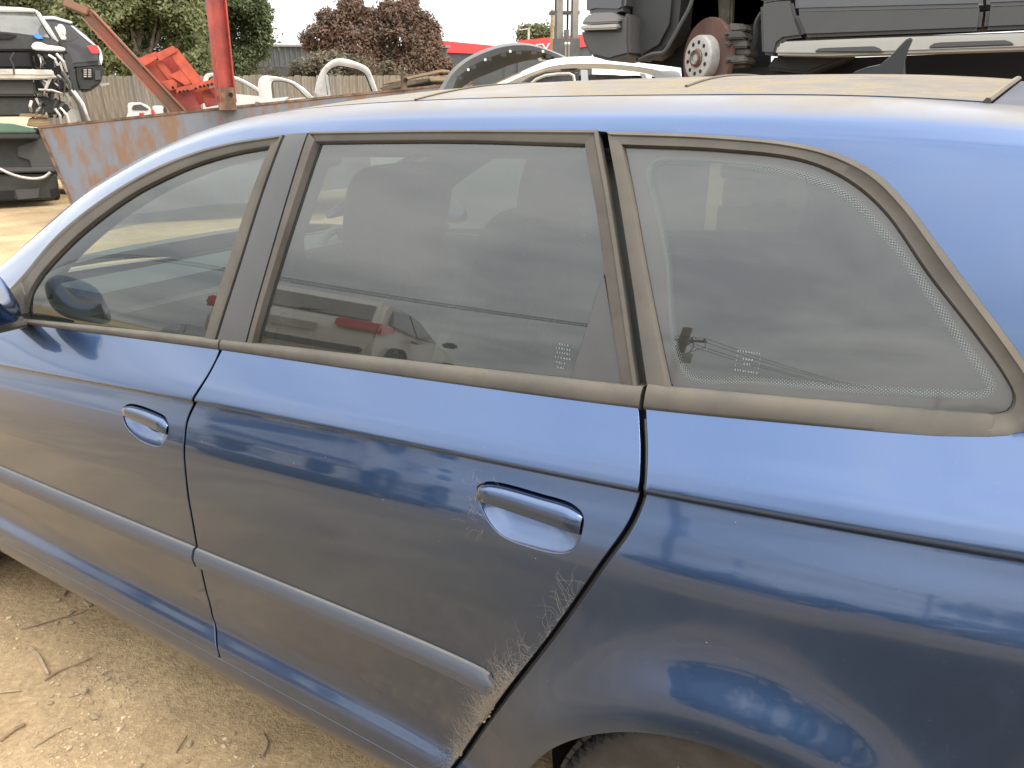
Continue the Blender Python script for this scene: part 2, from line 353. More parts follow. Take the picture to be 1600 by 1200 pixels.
def panel(name,outline,m,parent,h=0.,hole=None,step=.012,rim=.016,fil=.0016,mir=False,ostep=.008,thick_in=True):
    O=resamp(np.vstack([outline,outline[:1]]),ostep*(3 if mir else 1))[:-1]
    A=.5*np.sum(O[:,0]*np.roll(O[:,1],-1)-np.roll(O[:,0],-1)*O[:,1])
    if A<0:O=O[::-1]
    loops=[O]
    if hole is not None:
        H=resamp(np.vstack([hole,hole[:1]]),.004)[:-1]
        if .5*np.sum(H[:,0]*np.roll(H[:,1],-1)-np.roll(H[:,0],-1)*H[:,1])>0:H=H[::-1]
        loops.append(H)
    st=step*(3 if mir else 1)
    x0,v0=O.min(0);x1,v1=O.max(0)
    rows=np.arange(v0+st*.4,v1,st*.8);sp=u2v(np.array([NL-.07,NL+.06,NL+.94,NL+1.03]))
    if not mir:
        rows=np.array([r for r in rows if np.abs(sp-r).min()>.003]+[r for r in sp if v0<r<v1])
    xs=np.arange(x0+st*.4,x1,st);G=np.stack(np.meshgrid(xs,rows),-1).reshape(-1,2)
    G=G[pip(G,O)];G=G[pdist(G,O)>st*.35]
    if hole is not None:
        G=G[~pip(G,loops[1])];G=G[pdist(G,loops[1])>.003]
    vs=np.vstack(loops+[G]);ed=[];k=0
    for l in loops:
        n=len(l);ed+=[(k+i,k+(i+1)%n) for i in range(n)];k+=n
    r=delaunay_2d_cdt([Vector(p) for p in vs],ed,[],0,1e-7)
    V=np.array([tuple(p) for p in r[0]]);F=[f for f in r[2]]
    c=np.array([V[list(f)].mean(0) for f in F]);ok=pip(c,O)
    if hole is not None:ok&=~pip(c,loops[1])
    F=[tuple(f) for f,o in zip(F,ok) if o]
    P,N=ev(V,h);b=MB()
    fl=lambda F:[tuple(reversed(f)) for f in F] if mir else F
    b.add(flip(P,mir),fl(F),flipn(N,mir))
    for l in loops:
        n=len(l);P,N=ev(l,h);t=np.roll(P,-1,0)-np.roll(P,1,0);t/=np.linalg.norm(t,axis=1,keepdims=True)+1e-12;o=np.cross(t,N);o/=np.linalg.norm(o,axis=1,keepdims=True)+1e-12
        B=P+o*fil-N*fil;D=B-N*rim+o*.0003
        i=np.arange(n);j=(i+1)%n
        b.add(flip(np.vstack([P,B]),mir),fl([(a,a+n,c+n,c) for a,c in zip(i,j)]),flipn(np.vstack([N,o]),mir))
        b.add(flip(np.vstack([B,D]),mir),fl([(a,a+n,c+n,c) for a,c in zip(i,j)]),flipn(np.vstack([o,o]),mir))
    return b.build(name,m,parent,world=True)
def band(name,A,B,prof,m,parent,mir=False,n=None,ends=True,hs=None):
    """strip lofted between two curves on the body (each an (x,v) polyline); prof = [(s,h)...] across it"""
    n=n or max(8,int(np.linalg.norm(np.diff(A,axis=0),axis=1).sum()/.012))
    A=catmull(A,n) if len(A)>2 else resamp(A,1e-3)[np.linspace(0,len(resamp(A,1e-3))-1,n).astype(int)]
    B=catmull(B,n) if len(B)>2 else resamp(B,1e-3)[np.linspace(0,len(resamp(B,1e-3))-1,n).astype(int)]
    PA,NA=ev(A);PB,NB=ev(B);G=np.zeros((n,len(prof),3))
    for k,(s,hh) in enumerate(prof):
        N=NA*(1-s)+NB*s;N/=np.linalg.norm(N,axis=1,keepdims=True);G[:,k]=PA*(1-s)+PB*s+N*(hh if hs is None or hh<0 else (hh*hs)[:,None])
    b=MB();b.grid(G);b.v=[tuple(p) for p in flip(np.array(b.v),mir)]
    k=len(prof)
    if ends:b.f+=[tuple(range(k)),tuple(range((n-1)*k,n*k))]
    o=b.build(name,m,parent,angle=50,fix=True,world=True);return o

_pk=dict(rough=.31,coat_ior=1.55,metal=1.,coat=1,coat_r=.045,dustcol=(.165,.128,.076),dbase=.012,low=.10)
M_PAINT=mat('blue_metallic_paint',(.031,.0655,.150),dust=.80,dlo=.70,dhi=1.03,**_pk)
M_HANDLE=mat('handle_blue_paint',(.031,.0655,.150),rough=.27,metal=1.,coat=1,coat_r=.06,dust=.10,dlo=-1,dhi=1,dbase=.03,dustcol=(.2,.17,.12))
M_ROOF=mat('dusty_blue_roof_paint',(.031,.0655,.150),dust=.97,dlo=.70,dhi=.985,**_pk)
M_SPOIL=mat('spoiler_blue_paint',(.031,.0655,.150),dust=.45,dlo=.70,dhi=.99,**_pk)
M_RUB=mat('dusty_black_rubber',(.040,.038,.036),rough=.62,var=.25,vscale=14,dvar=(.30,1.30),dust=.90,dustcol=(.108,.092,.071),dlo=-.35,dhi=.85,dbase=.20)
M_SEAL=mat('black_seal',(.010,.010,.011),rough=.45)
M_PILLAR=mat('satin_black_pillar',(.028,.031,.038),rough=.38,dust=.30,dustcol=(.19,.175,.155),dlo=-.3,dhi=1,dbase=.13)
M_SHELL=mat('black_inner_shell',(.006,.006,.007),rough=.9)
M_STRIP=mat('blue_grey_rub_strip',(.030,.042,.066),rough=.40,coat=.25,coat_r=.2,dust=.6,dustcol=(.23,.19,.13),dlo=.55,dhi=1,dbase=.06)
M_GLASS=glass_mat('dusty_tinted_glass',(.27,.31,.29),dust=.10,refl=2.4)
M_GLASSF=glass_mat('clear_front_glass',(.34,.41,.38),dust=.06,refl=2.5)
M_FRIT=mat('black_glass_frit',(.022,.022,.023),rough=.5,coat=1,coat_r=.012,dust=.2,dustcol=(.2,.19,.165),dlo=-1,dhi=1,dbase=.1)
M_DOTS=mat('pale_frit_dots',(.115,.14,.13),rough=.4,coat=1,coat_r=.02)
M_TYRE=mat('dusty_tyre_rubber',(.018,.017,.015),rough=.85,var=.5,vscale=22,bump=.002,bscale=120,dust=.30,dustcol=(.055,.044,.032),dlo=-.5,dhi=.8,dbase=.35)
M_INT=mat('dark_cloth_interior',(.030,.030,.031),rough=.9,var=.3,vscale=40)
M_INT2=mat('grey_interior_plastic',(.055,.056,.056),rough=.6)
M_LINER=mat('grey_headlining',(.16,.16,.15),rough=.95)

CAR=thing('parked_car','blue five door hatchback seen close up with dusty roof and cobwebbed rear door gap','car',(-.6,YC,0))
BC=np.array([(-1.046,.9452),(-1.052,.912),(-1.061,.886),(-1.079,.852),(-1.098,.812),(-1.099,.760),(-1.094,.668),(-1.0945,.5065),(-1.101,.420),(-1.103,.368),(-1.088,.335),(-1.071,.300),(-1.062,.275),(-1.052,.235),(-1.045,.20)])
CC=np.array([(-.201,.990),(-.190,.965),(-.181,.945),(-.172,.918),(-.1705,.895),(-.180,.850),(-.2124,.784),(-.2733,.664),(-.3472,.532),(-.4183,.400),(-.466,.308),(-.492,.262),(-.515,.215)])
AC=np.array([(-1.955,.885),(-1.972,.75),(-1.985,.6),(-1.985,.45),(-1.965,.345),(-1.955,.29),(-1.95,.22)])
def off(P,d):  # shift a gap centre line sideways
    P=catmull(P,90);t=np.gradient(P,axis=0);t/=np.linalg.norm(t,axis=1,keepdims=True);n=np.stack([-t[:,1],t[:,0]],1);return P+n*d
WL=lambda x0,x1,u=16.90,n=40:np.stack([np.linspace(x0,x1,n),np.full(n,u)],1)
DB=lambda x:.2765+.03*np.clip(-x-.6,-.2,1.4)*.9-.012*np.clip(x+1.2,0,1)  # door bottom edge height
def arc(x0,z0,r,a0,a1,n):
    t=np.linspace(R(a0),R(a1),n);return np.stack([x0+r*np.cos(t),z0+r*np.sin(t)],1)
# --- windows: outlines in (x,z) on the glasshouse
FG_top=catmull([(-1.7198,.945),(-1.7068,.9777),(-1.674,1.0204),(-1.585,1.0898),(-1.4981,1.1438),(-1.3739,1.207),(-1.2757,1.2443),(-1.183,1.2733),(-1.0772,1.2964),(-.9773,1.3103)],80)
FF_top=catmull([(-1.83,.955),(-1.7565,1.0111),(-1.6393,1.1039),(-1.5133,1.1753),(-1.3852,1.2327),(-1.2479,1.2799),(-1.1021,1.3118),(-.9449,1.3301)],80)
FG_rear=catmull([(-.9773,1.3103),(-1.0031,1.2425),(-1.0462,1.1159),(-1.1005,.958)],30)
FF_rear=catmull([(-.9449,1.3301),(-.9759,1.2325),(-1.017,1.0954),(-1.0673,.9550)],30)
BP_rear=catmull([(-.8857,1.3336),(-.9056,1.2462),(-.9386,1.1135),(-.9812,.9640)],30)
RG_front=catmull([(-.8605,1.3192),(-.8859,1.2256),(-.9209,1.1039),(-.961,.968)],30)
RG_top=catmull([(-.8605,1.3192),(-.5823,1.3242),(-.3464,1.3216)],40)
RG_rear=catmull([(-.3464,1.3216),(-.3114,1.2347),(-.2808,1.1436),(-.2362,1.008)],30)
RF_top=catmull([(-.8832,1.3347),(-.587,1.3391),(-.3284,1.3403)],40)
RF_rear=catmull([(-.3284,1.3403),(-.2983,1.2689),(-.2512,1.1381),(-.2100,1.006)],30)
QF_front=catmull([(-.3183,1.3395),(-.2888,1.2692),(-.242,1.139),(-.2010,1.008)],30)
QG_front=catmull([(-.2849,1.3207),(-.2534,1.245),(-.2234,1.1657),(-.1660,1.018)],30)
QF_out=catmull([(-.3183,1.3395),(-.1764,1.3362),(-.0698,1.328),(-.0081,1.3157),(.0379,1.2953),(.0776,1.2616),(.1258,1.2092),(.172,1.1584),(.2132,1.1119),(.238,1.079),(.2455,1.054),(.2395,1.0375),(.223,1.0283),(.198,1.0222)],120)
QG_out=catmull([(-.2849,1.3207),(-.147,1.3171),(-.0506,1.3076),(.0044,1.2872),(.0522,1.2534),(.1104,1.1872),(.1647,1.1301),(.2028,1.0864),(.2146,1.0672),(.2125,1.0513),(.1921,1.0438)],110)
QG_bot=catmull([(.1921,1.0438),(.12,1.0385),(.0337,1.0325),(-.07,1.025),(-.166,1.018)],40)
def side(mir):
    S='' 
    k=dict(mir=mir)
    # painted panels
    a=off(AC,.002)[::-1];b=off(BC,.0042)
    fd=np.vstack([XU(WL(-1.95,-1.049)),XZ(off(BC,-.0042)[:66],False)])
    bz=off(BC,-.0042);i=np.argmin(np.abs(bz[:,1]-DB(-1.07)));fd=np.vstack([XU(WL(-1.95,bz[0,0]-.002)),XZ(bz[2:i],False),XZ([(x,DB(x)) for x in np.linspace(bz[i,0],-1.955,60)],False),XZ(off(AC,.002)[::-1][12:-3],False)])
    front_door=panel('front_door',fd,M_PAINT,CAR,hole=None if mir else XZ(HF,False),**k)
    bz=off(BC,.0042);i=np.argmin(np.abs(bz[:,1]-DB(-1.06)));cz=off(CC,-.0058);j=np.argmin(np.abs(cz[:,1]-DB(-.48)))
    rd=np.vstack([XU(WL(bz[0,0]+.002,cz[0,0]-.001)),XZ(cz[2:j],False),XZ([(x,DB(x)) for x in np.linspace(cz[j,0],bz[i,0],50)],False),XZ(bz[2:i][::-1],False)])
    rear_door=panel('rear_door',rd,M_PAINT,CAR,h=.0006 if not mir else 0,hole=None if mir else XZ(HR,False),**k)
    # sill / rocker below the doors
    sl=np.vstack([XZ([(x,DB(x)-.0035) for x in np.linspace(-1.955,-.487,60)],False),XU([(-.49,2.0),(-.49,.3)]),XU([(x,.3) for x in np.linspace(-.5,-1.955,40)])])
    panel('sill',sl,M_PAINT,CAR,rim=.01,**k)
    # body side: quarter panel, pillars and roof rail in one pressing
    cq=off(CC,.0058);i=np.argmin(np.abs(cq[:,1]-.262))
    ar=arc(0,.27,.337,-14,188,80)
    out=np.vstack([XU(WL(cq[0,0]+.001,.09)),XZA([(.150,1.0160)]),XZA(QF_out[::-1]),XZ(RF_top[::-1],True)+[0,.0002],XZ(FF_top[::-1],True),XU([(-1.87,20.0),(-1.93,20.2),(-2.02,21.5),(-2.10,22.9)]),XU([(x,23.) for x in np.linspace(-2.09,.66,90)]),XU([(.70,22),(.74,20),(.76,18.2),(.76,16.8),(.76,12),(.74,6),(.72,3)]),XU([(.60,1.2),(.45,1.0)]),XZ([(p[0],max(p[1],.2)) for p in ar],False)[4:-3],XU([(-.345,1.2),(-.47,1.2),(-.497,2.6)]),XZ(cq[2:i][::-1],False)])
    body=panel('body_side',out,M_PAINT,CAR,rim=.02,**k)
    # inner shells close the gaps
    us=np.concatenate([np.linspace(.4,NL+3.9,26)]);xs=np.linspace(-1.95,-.335,60)
    g=np.array([pos(xs,np.full(len(xs),u),-.020) for u in us]);MBx=MB();MBx.grid(g);MBx.v=[tuple(p) for p in flip(np.array(MBx.v),mir)];MBx.build('inner_shell',M_SHELL,CAR,world=True)
    xs=np.linspace(-.345,.0,24);u0=u_of_z(xs,.275+np.sqrt(np.maximum(0,.352**2-xs**2)),False);g=np.array([pos(xs,u0*(1-q)+(NL+3.9)*q,-.022) for q in np.linspace(0,1,16)]);MBx=MB();MBx.grid(g);MBx.v=[tuple(p) for p in flip(np.array(MBx.v),mir)];MBx.build('inner_shell',M_SHELL,CAR,world=True)
    # door gap seal
    if not mir:
        c=catmull(CC,120);P,_=ev(XZ(c[2:-6],False),-.007);MB().tube(P+np.array([.003,0,0]),.0035,8).build('door_seal',M_SEAL,CAR,world=True)
    XT=lambda P:XZ(P,True)
    # waist trims
    pr=[(0,-.010),(0,.0015),(.10,.004),(.55,.0065),(.80,.0055),(.96,.003),(1,-.012)]
    def wt(name,x0,x1,u1f,u1r,par):
        n=40;x=np.linspace(x0,x1,n);A=np.stack([x,u2v(np.full(n,16.80))],1);B=np.stack([x,u2v(np.linspace(u1f,u1r,n))],1);return band(name,A,B,pr,M_RUB,par,mir,n=n,hs=1-.72*smooth(.0,.13,x) if x1>0 else None)
    wt('waist_trim',-1.93,-1.0505,18.05,18.06,front_door);wt('waist_trim',-1.0445,-.2035,18.065,18.125,rear_door);x=np.linspace(-.197,.200,60);zl=sec(x,np.full(60,16.8))[1];za=np.where(x<.10,zl,np.interp(x,[.10,.15,.198,.205],[float(np.interp(.10,x,zl)),1.0153,1.0222,1.0232]));band('waist_trim',XZA(np.stack([x,za],1)),XT(np.stack([x,np.interp(x,QG_bot[::-1,0],QG_bot[::-1,1])+.0012],1)),pr,M_RUB,body,mir,n=60,hs=1-.76*smooth(.0,.19,x))
    # window frames
    fp=[(0,-.012),(.02,.0025),(.22,.0035),(.30,.0010),(.36,.0004),(.86,.0002),(.94,-.001),(1,-.012)]
    XT=lambda P:XZ(P,True)
    band('window_frame',XT(FF_top),XT(FG_top),fp,M_RUB,front_door,mir,n=90);band('window_frame',XT(FF_rear),XT(FG_rear),fp,M_RUB,front_door,mir,n=40)
    band('window_frame',XT(RF_top),XT(RG_top),fp,M_RUB,rear_door,mir,n=60);band('window_frame',XT(RF_rear),XT(RG_rear),fp,M_RUB,rear_door,mir,n=40)
    band('window_frame',XT(BP_rear)+[.003,0],XT(RG_front),[(0,-.012),(.05,.0025),(.8,.0025),(1,-.012)],M_RUB,rear_door,mir,n=40)
    band('pillar_cover',XT(FF_rear)+[.003,0],XT(BP_rear),[(0,-.012),(.03,.001),(.5,.0025),(.97,.001),(1,-.012)],M_PILLAR,rear_door,mir,n=40)
    tri=np.array([(-.286,1.1517),(-.300,1.075),(-.3154,1.000),(-.2340,1.004),(-.258,1.075)]);panel('window_corner_trim',XT(tri),M_PILLAR,rear_door,h=-.0035,rim=.004,**k)
    panel('mirror_base',XT([(-1.93,.925),(-1.83,.958),(-1.755,1.005),(-1.722,.975),(-1.728,.93)]),M_RUB,front_door,h=.002,rim=.01,**k)
    qp=[(0,-.014),(.02,.001),(.3,.0040),(.38,.0015),(.9,.0010),(1,-.012)]
    band('quarter_window_frame',XZA(QF_out),XT(QG_out),qp,M_RUB,body,mir,n=120,hs=1-.62*smooth(.80,.985,np.linspace(0,1,120)))
    band('quarter_window_frame',XT(QF_front)+[.0035,0],XT(QG_front),[(0,-.014),(.04,.0015),(.80,.0015),(.86,.0003),(1,-.012)],M_RUB,body,mir,n=40)
    # glass
    e=.004
    panel('window_glass',np.vstack([XT(FG_top),XT(FG_rear)[1:],XU(WL(-1.10,-1.72,18.02))[1:]]),M_GLASSF,front_door,h=-.009,rim=.003,**k)
    panel('window_glass',np.vstack([XT(RG_top),XT(RG_rear)[1:],XU(WL(-.236,-.961,18.04))[1:],XT(RG_front)[::-1][1:-1]]),M_GLASS,rear_door,h=-.009,rim=.003,**k)
    qo=np.vstack([XT(QG_out),XT(QG_bot)[1:],XT(QG_front)[::-1][1:-1]])
    panel('quarter_window_glass',qo,M_GLASS,body,h=-.008,rim=.003,**k)
    qi=XT(catmull(QFRIT,160,True))
    panel('window_frit',qo,M_FRIT,body,h=-.0085+.0008,hole=qi,rim=.001,fil=.0002,step=.02,**k)
    # inner pillar and rail linings
    for nm,A,B in (('pillar_lining',FG_rear,RG_front),('pillar_lining',RG_rear,QG_front)):
        band(nm,XT(A)-[.012,0],XT(B)+[.012,0],[(0,-.013),(0,-.03),(.15,-.055),(.85,-.055),(1,-.03),(1,-.013)],M_LINER,CAR,mir,n=30)
    n=60;x=np.linspace(-.98,-.02,n);top=np.stack([x,u2v(np.full(n,22.8))],1);bot=np.stack([x,u2v(np.full(n,19.72))],1);band('rail_lining',bot,top,[(0,-.014),(0,-.03),(.3,-.06),(1,-.05),(1,-.01)],M_LINER,CAR,mir,n=n)
    band('rail_lining',XT(FG_top)-[0,.004],np.stack([FF_top[:,0],u2v(np.full(len(FF_top),22.8))],1),[(0,-.014),(0,-.03),(.3,-.05),(1,-.04),(1,-.01)],M_LINER,CAR,mir,n=60)
    return front_door,rear_door,body
QFRIT=np.array([(-.2449,1.2937),(-.2353,1.3044),(-.2046,1.3067),(-.1197,1.3031),(-.0557,1.2949),(.007,1.2728),(.0639,1.2259),(.1128,1.1735),(.1609,1.1158),(.188,1.0843),(.1945,1.0725),(.187,1.0645),(.164,1.0610),(.0312,1.0485),(-.06,1.042),(-.145,1.0361),(-.166,1.060),(-.1995,1.1841),(-.2250,1.245)])
HR=catmull([(-.4269,.8389),(-.4123,.8513),(-.3149,.8559),(-.2672,.8537),(-.2494,.8433),(-.2470,.823),(-.2515,.8000),(-.2716,.7845),(-.3229,.7780),(-.3776,.7830),(-.4095,.8079)],90,True)
HF=catmull([(-1.3074,.7922),(-1.291,.8065),(-1.1947,.8089),(-1.1640,.8030),(-1.1529,.789),(-1.1519,.7717),(-1.1735,.7459),(-1.2254,.7414),(-1.2737,.7537),(-1.2985,.7708)],90,True)
fd_l,rd_l,bs_l=side(False)
side(True)
# --- frit dot border: rows of small pale dots between black frit and clear glass
def frit_dots():
    q=catmull(QFRIT,520,True);b=MB();c=q.mean(0)
    for row,(d,r) in enumerate(((-.0032,.0008),(-.0016,.0010),(0,.00115),(.0018,.0011),(.0036,.0009),(.0054,.0007))):
        t=np.roll(q,-1,0)-np.roll(q,1,0);t/=np.linalg.norm(t,axis=1,keepdims=True);n=np.stack([t[:,1],-t[:,0]],1)
        Q=q+n*d;Q=Q[row%2::2]
        P,N=ev(XZ(Q,True),-.0068)
        for p,nn in zip(P,N):
            nn=Vector(nn);a=nn.cross(Vector((0,0,1))).normalized();w=a.cross(nn);p=Vector(p)
            b.add([p+a*r,p+w*r,p-a*r,p-w*r],[(0,1,2,3)])
    tag(b.build('frit_dots',M_DOTS,bs_l,smooth=False),kind='stuff')
frit_dots()
def etching(parent,x0,z0,rows,h):
    b=MB();g=random.Random(9)
    def quad(xa,xb,za,zb):
        P,N=ev(XZ([(xa,za),(xb,za),(xb,zb),(xa,zb)],True),h);b.add(P,[(0,1,2,3)])
    for (xa,za,n,dx) in rows:
        for k in range(n):
            w=dx*g.uniform(.35,.7);quad(x0+xa+k*dx,x0+xa+k*dx+w,z0+za,z0+za+.0022)
    tag(b.build('glass_etching',M_DOTS,parent,smooth=False),kind='stuff');return quad,b
etching(rd_l,-.346,1.010,[(.004,.040,4,.0042),(0,.034,6,.0042),(.002,.028,6,.0040),(0,.021,6,.0045),(.003,.014,4,.0042),(.006,.007,3,.0042)],-.0080)
etching(bs_l,-.088,1.052,[(0,.0,9,.0034),(0,.024,9,.0034),(.008,.015,4,.0036),(.010,.009,3,.0036),(0,.006,1,.002),(0,.012,1,.002),(0,.018,1,.002),(.029,.006,1,.002),(.029,.012,1,.002),(.029,.018,1,.002)],-.0068)
# --- door handles: recessed cup, grip flap
M_CUP=M_HANDLE
def handle(door,H,split,h0):
    Q=XZ(H,False);c=Q.mean(0)+np.array([0,.004]);n=len(Q)
    rings=[]
    for s,d in ((1.,-.0014),(.97,-.0040),(.90,-.008),(.78,-.0135),(.6,-.0185),(.35,-.0215),(.1,-.022)):
        P,N=ev(c+(Q-c)*s,0);rings.append(P+N*(d+h0))
    b=MB();b.grid(np.array(rings).transpose(1,0,2)[np.r_[0:n,0]]);b.build('handle_cup',M_CUP,door,angle=80,fix=True)
    # grip: part of the outline above the split line, inset a little at top and ends
    zs=lambda x:split[0][1]+(x-split[0][0])*(split[1][1]-split[0][1])/(split[1][0]-split[0][0])
    x0=H[:,0].min()+.003;x1=H[:,0].max()-.0035;m=40;xs=np.linspace(x0,x1,m)
    U=resamp(np.vstack([H,H[:1]]),.0008);top=[];bot=[]
    for x in xs:
        s=U[np.abs(U[:,0]-x)<.0014];zt=s[:,1].max()-.0042;zb=max(zs(x),s[:,1].min()+.001);top.append((x,max(zt,zb+.0008)));bot.append((x,zb))
    top=np.array(top);bot=np.array(bot);g=[]
    w=np.clip(np.minimum(xs-x0,x1-xs)/.020,0,1)**.5
    for s,hh in ((0,-.020),(0,-.002),(.02,.0055),(.09,.0085),(.68,.0105),(.76,.0098),(.90,.0052),(.97,.0020),(1,-.003),(1,-.014)):
        P,N=ev(XZ(bot*(1-s)+top*s,False));g.append(P+N*((hh+h0)*np.where(hh>0,.25+.75*w,1))[:,None])
    b=MB();b.grid(np.array(g).transpose(1,0,2));o=b.build('door_handle',M_HANDLE,door,angle=55,fix=True)
    return o
handle(rd_l,HR,[(-.4234,.8230),(-.2519,.8170)],.002);handle(fd_l,HF,[(-1.3074,.783),(-1.1519,.772)],0.)
# --- rub strips
def rub(door,x0,x1,za,zb,round_end):
    n=60;x=np.linspace(x0,x1,n);t=np.clip((x1-x)/.022,0,1) if round_end else np.ones(n);t=np.sqrt(1-(1-t)**2)
    zc=(za+zb)/2;hw=(zb-za)/2*t;lo=np.stack([x,zc-hw],1);hi=np.stack([x,zc+hw],1)
    pr=[(0,-.003),(.02,.004),(.10,.0085),(.50,.0120),(.62,.0120),(.90,.0060),(.97,.0035),(1,-.003)]
    k=np.clip(.2+.8*t,0,1);PA,NA=ev(XZ(lo,False));PB,NB=ev(XZ(hi,False));G=np.zeros((n,len(pr),3))
    for q,(s,h) in enumerate(pr):G[:,q]=PA*(1-s)+PB*s+(NA*(1-s)+NB*s)*(np.where(h>0,h*k,h)+.002)[:,None]
    b=MB();b.grid(G);b.f+=[tuple(range(len(pr))),tuple(range((n-1)*len(pr),n*len(pr)))];b.build('rub_strip',M_STRIP,door,angle=38,fix=True)
rub(fd_l,-1.945,-1.0985,.4985,.5445,False);rub(rd_l,-1.0915,-.3755,.4985,.5445,True)
# --- roof panels, sunroof seams, ditch strip, spoiler
def roofz(x,y):
    x=np.asarray(x,float);t=np.clip((y-.30)/(YC-.30),0,2);t=1-np.abs(1-t)
    h=.040*smooth(-1.6,-.7,x)*1.0+.026*(1-smooth(-1.6,-.7,x));return s_ditch(x)+h*(1-(1-t)**2)
def roofpanel(name,xa,xb,curve_a,curve_b,y0,y1,m,lift=0.):
    ys=np.linspace(y0,y1,48);t=1-np.abs(1-(ys-.30)/(YC-.30));n=30
    A=xa+curve_a*(1-(1-t)**2);B=xb+curve_b*(1-(1-t)**2);g=[]
    for k in np.linspace(0,1,n):
        x=A*(1-k)+B*k;g.append(np.stack([x,ys,roofz(x,ys)+lift],1))
    g=np.array(g);b=MB();b.grid(g)
    e=np.vstack([g[0],g[1:-1,-1],g[-1,::-1],g[1:-1,0][::-1]]);l=len(e);b.add(np.vstack([e,e-[0,0,.012]]),[(i,i+l,(i+1)%l+l,(i+1)%l) for i in range(l)])
    return b.build(name,m,CAR,angle=50,fix=True,world=True)
M_ROOFG=mat('dusty_roof_glass',(.020,.024,.03),rough=.1,coat=.5,dust=.94,dustcol=(.50,.385,.215),dlo=.4,dhi=.95,dbase=.5)
yo=.312
roofpanel('roof',-1.22,-.722,-.16,-.05,yo,2*YC-yo,M_ROOF)
roofpanel('roof',-.719,.130,-.05,.035,yo,2*YC-yo,M_ROOF)
roofpanel('rear_spoiler',.139,.60,.035,.06,yo,2*YC-yo,M_SPOIL,-.002)
for mir in (False,True):
    x=np.linspace(-2.05,.60,120);P=pos(x,np.full(120,23.),-.004);P=flip(P,mir);sg=-1 if mir else 1
    g=np.array([P+[0,-.004*sg,-.004],P+[0,.003*sg,.001],P+[0,.010*sg,.0005],P+[0,.016*sg,-.006]]);b=MB();b.grid(g);b.build('roof_ditch_strip',M_SEAL,CAR,fix=True,world=True)
M_JOINT=mat('roof_joint_rubber',(.035,.033,.03),rough=.8,dust=.35,dustcol=(.4,.31,.2),dlo=0,dhi=1)
def joint(x,c,y0,y1,w=.0035):
    ys=np.linspace(y0,y1,60);t=1-np.abs(1-(ys-.30)/(YC-.30));xx=x+c*(1-(1-t)**2);P=np.stack([xx,ys,roofz(xx,ys)+.0015],1);MB().tube(P,w,6).build('roof_joint',M_JOINT,CAR,world=True)
joint(-.7205,-.05,.31,2*YC-.31,.0018);joint(-.2595,-.03,.40,2*YC-.40,.0024);joint(.1345,.035,.306,2*YC-.306,.0042)
# --- windscreen, bonnet, nose and tail (mostly out of frame)
M_WS=glass_mat('windscreen_glass',(.72,.80,.76),dust=.10,refl=1.6)
n=40
ys=np.linspace(.33,2*YC-.33,n);t=1-np.abs(1-(ys-.33)/(YC-.33));tt=1-(1-t)**2
topx=-1.215-.16*tt;topz=roofz(topx,np.clip(ys,.30,9))-.004;botx=-2.10-.28*tt;botz=.955+.045*tt
g=np.array([np.stack([topx*(1-k)+botx*k,ys,topz*(1-k)+botz*k+.035*np.sin(np.pi*k)],1) for k in np.linspace(0,1,16)]);MB().grid(g).build('windscreen',M_WS,CAR,fix=True,world=True)
xs=np.linspace(-3.12,-2.10,30);g=[]
for x in xs:
    y0,z0=sec(x,NL+4.);yy=np.linspace(float(y0[0]),2*YC-float(y0[0]),24);s=1-np.abs(1-(yy-yy[0])/(YC-yy[0]));g.append(np.stack([np.full(24,x),yy,float(z0[0])+.075*(1-(1-s)**3)*smooth(-3.4,-2.9,x)],1))
MB().grid(np.array(g)).build('bonnet',M_PAINT,CAR,fix=True,world=True)
for mir in (False,True):
    fo=np.vstack([XU(WL(-3.10,-1.992,16.95)),XZ(off(AC,-.002)[3:-8],False),XU([(-1.97,1.5),(-2.15,1.3)]),XZ([(p[0],max(p[1],.2)) for p in arc(-2.52,.27,.337,-14,194,70)],False)[3:-3],XU([(-2.9,1.2),(-3.10,1.2)])])
    panel('front_wing',fo,M_PAINT,CAR,mir=mir,step=.02)
us=np.linspace(.8,NL+4,40);y,z=sec(np.full(40,-3.10),us);g=[]
for k in np.linspace(0,1,20):
    a=k*2-1;w=YC-y;g.append(np.stack([-3.10-.24*(1-a*a)*np.ones(40)+.10*((us-8)/9)**2*(1-a*a),YC+w*a,z],1))
MB().grid(np.array(g)).build('front_bumper',M_PAINT,CAR,fix=True,world=True)
us=np.concatenate([np.linspace(1,NL+4,40),np.linspace(NL+5.2,NL+10,24)]);y,z=sec(np.full(64,.70),us);g=[]
for k in np.linspace(0,1,20):
    a=k*2-1;w=YC-y;g.append(np.stack([.70+.13*(1-a*a)*np.ones(64),YC+w*a,z],1))
MB().grid(np.array(g)).build('tailgate',M_PAINT,CAR,fix=True,world=True)
# --- folded door mirror
def mirror(mir):
    b=MB();c=np.array([-1.722,-.008,.992]);g=[];sg=-1 if mir else 1
    for k in np.linspace(-1,1,17):
        row=[]
        for j in range(28):
            a=2*math.pi*j/28;ca,sa=math.cos(a),math.sin(a);e=2/3.2
            px=np.sign(ca)*abs(ca)**e;pz=np.sign(sa)*abs(sa)**e
            f=(1-abs(k)**2.6)**(1/2.6) if abs(k)<1 else .02
            q=c+np.array([k*.045-.052*pz,px*.070*f,pz*.062*f]);row.append((q[0],q[1] if not mir else 2*YC-q[1],q[2]))
        g.append(row)
    b.grid(np.array(g),close=True);b.f.append(tuple(range(16*28,17*28)));o=b.build('wing_mirror',M_PAINT,CAR,angle=60,fix=True,world=True)
    s=MB().box((-1.745,(.035 if not mir else 2*YC-.035),.915),(.08,.11,.024),taper=.9).build('mirror_base',M_RUB,o,bevel=.008)
    return o
mirror(False);mirror(True)
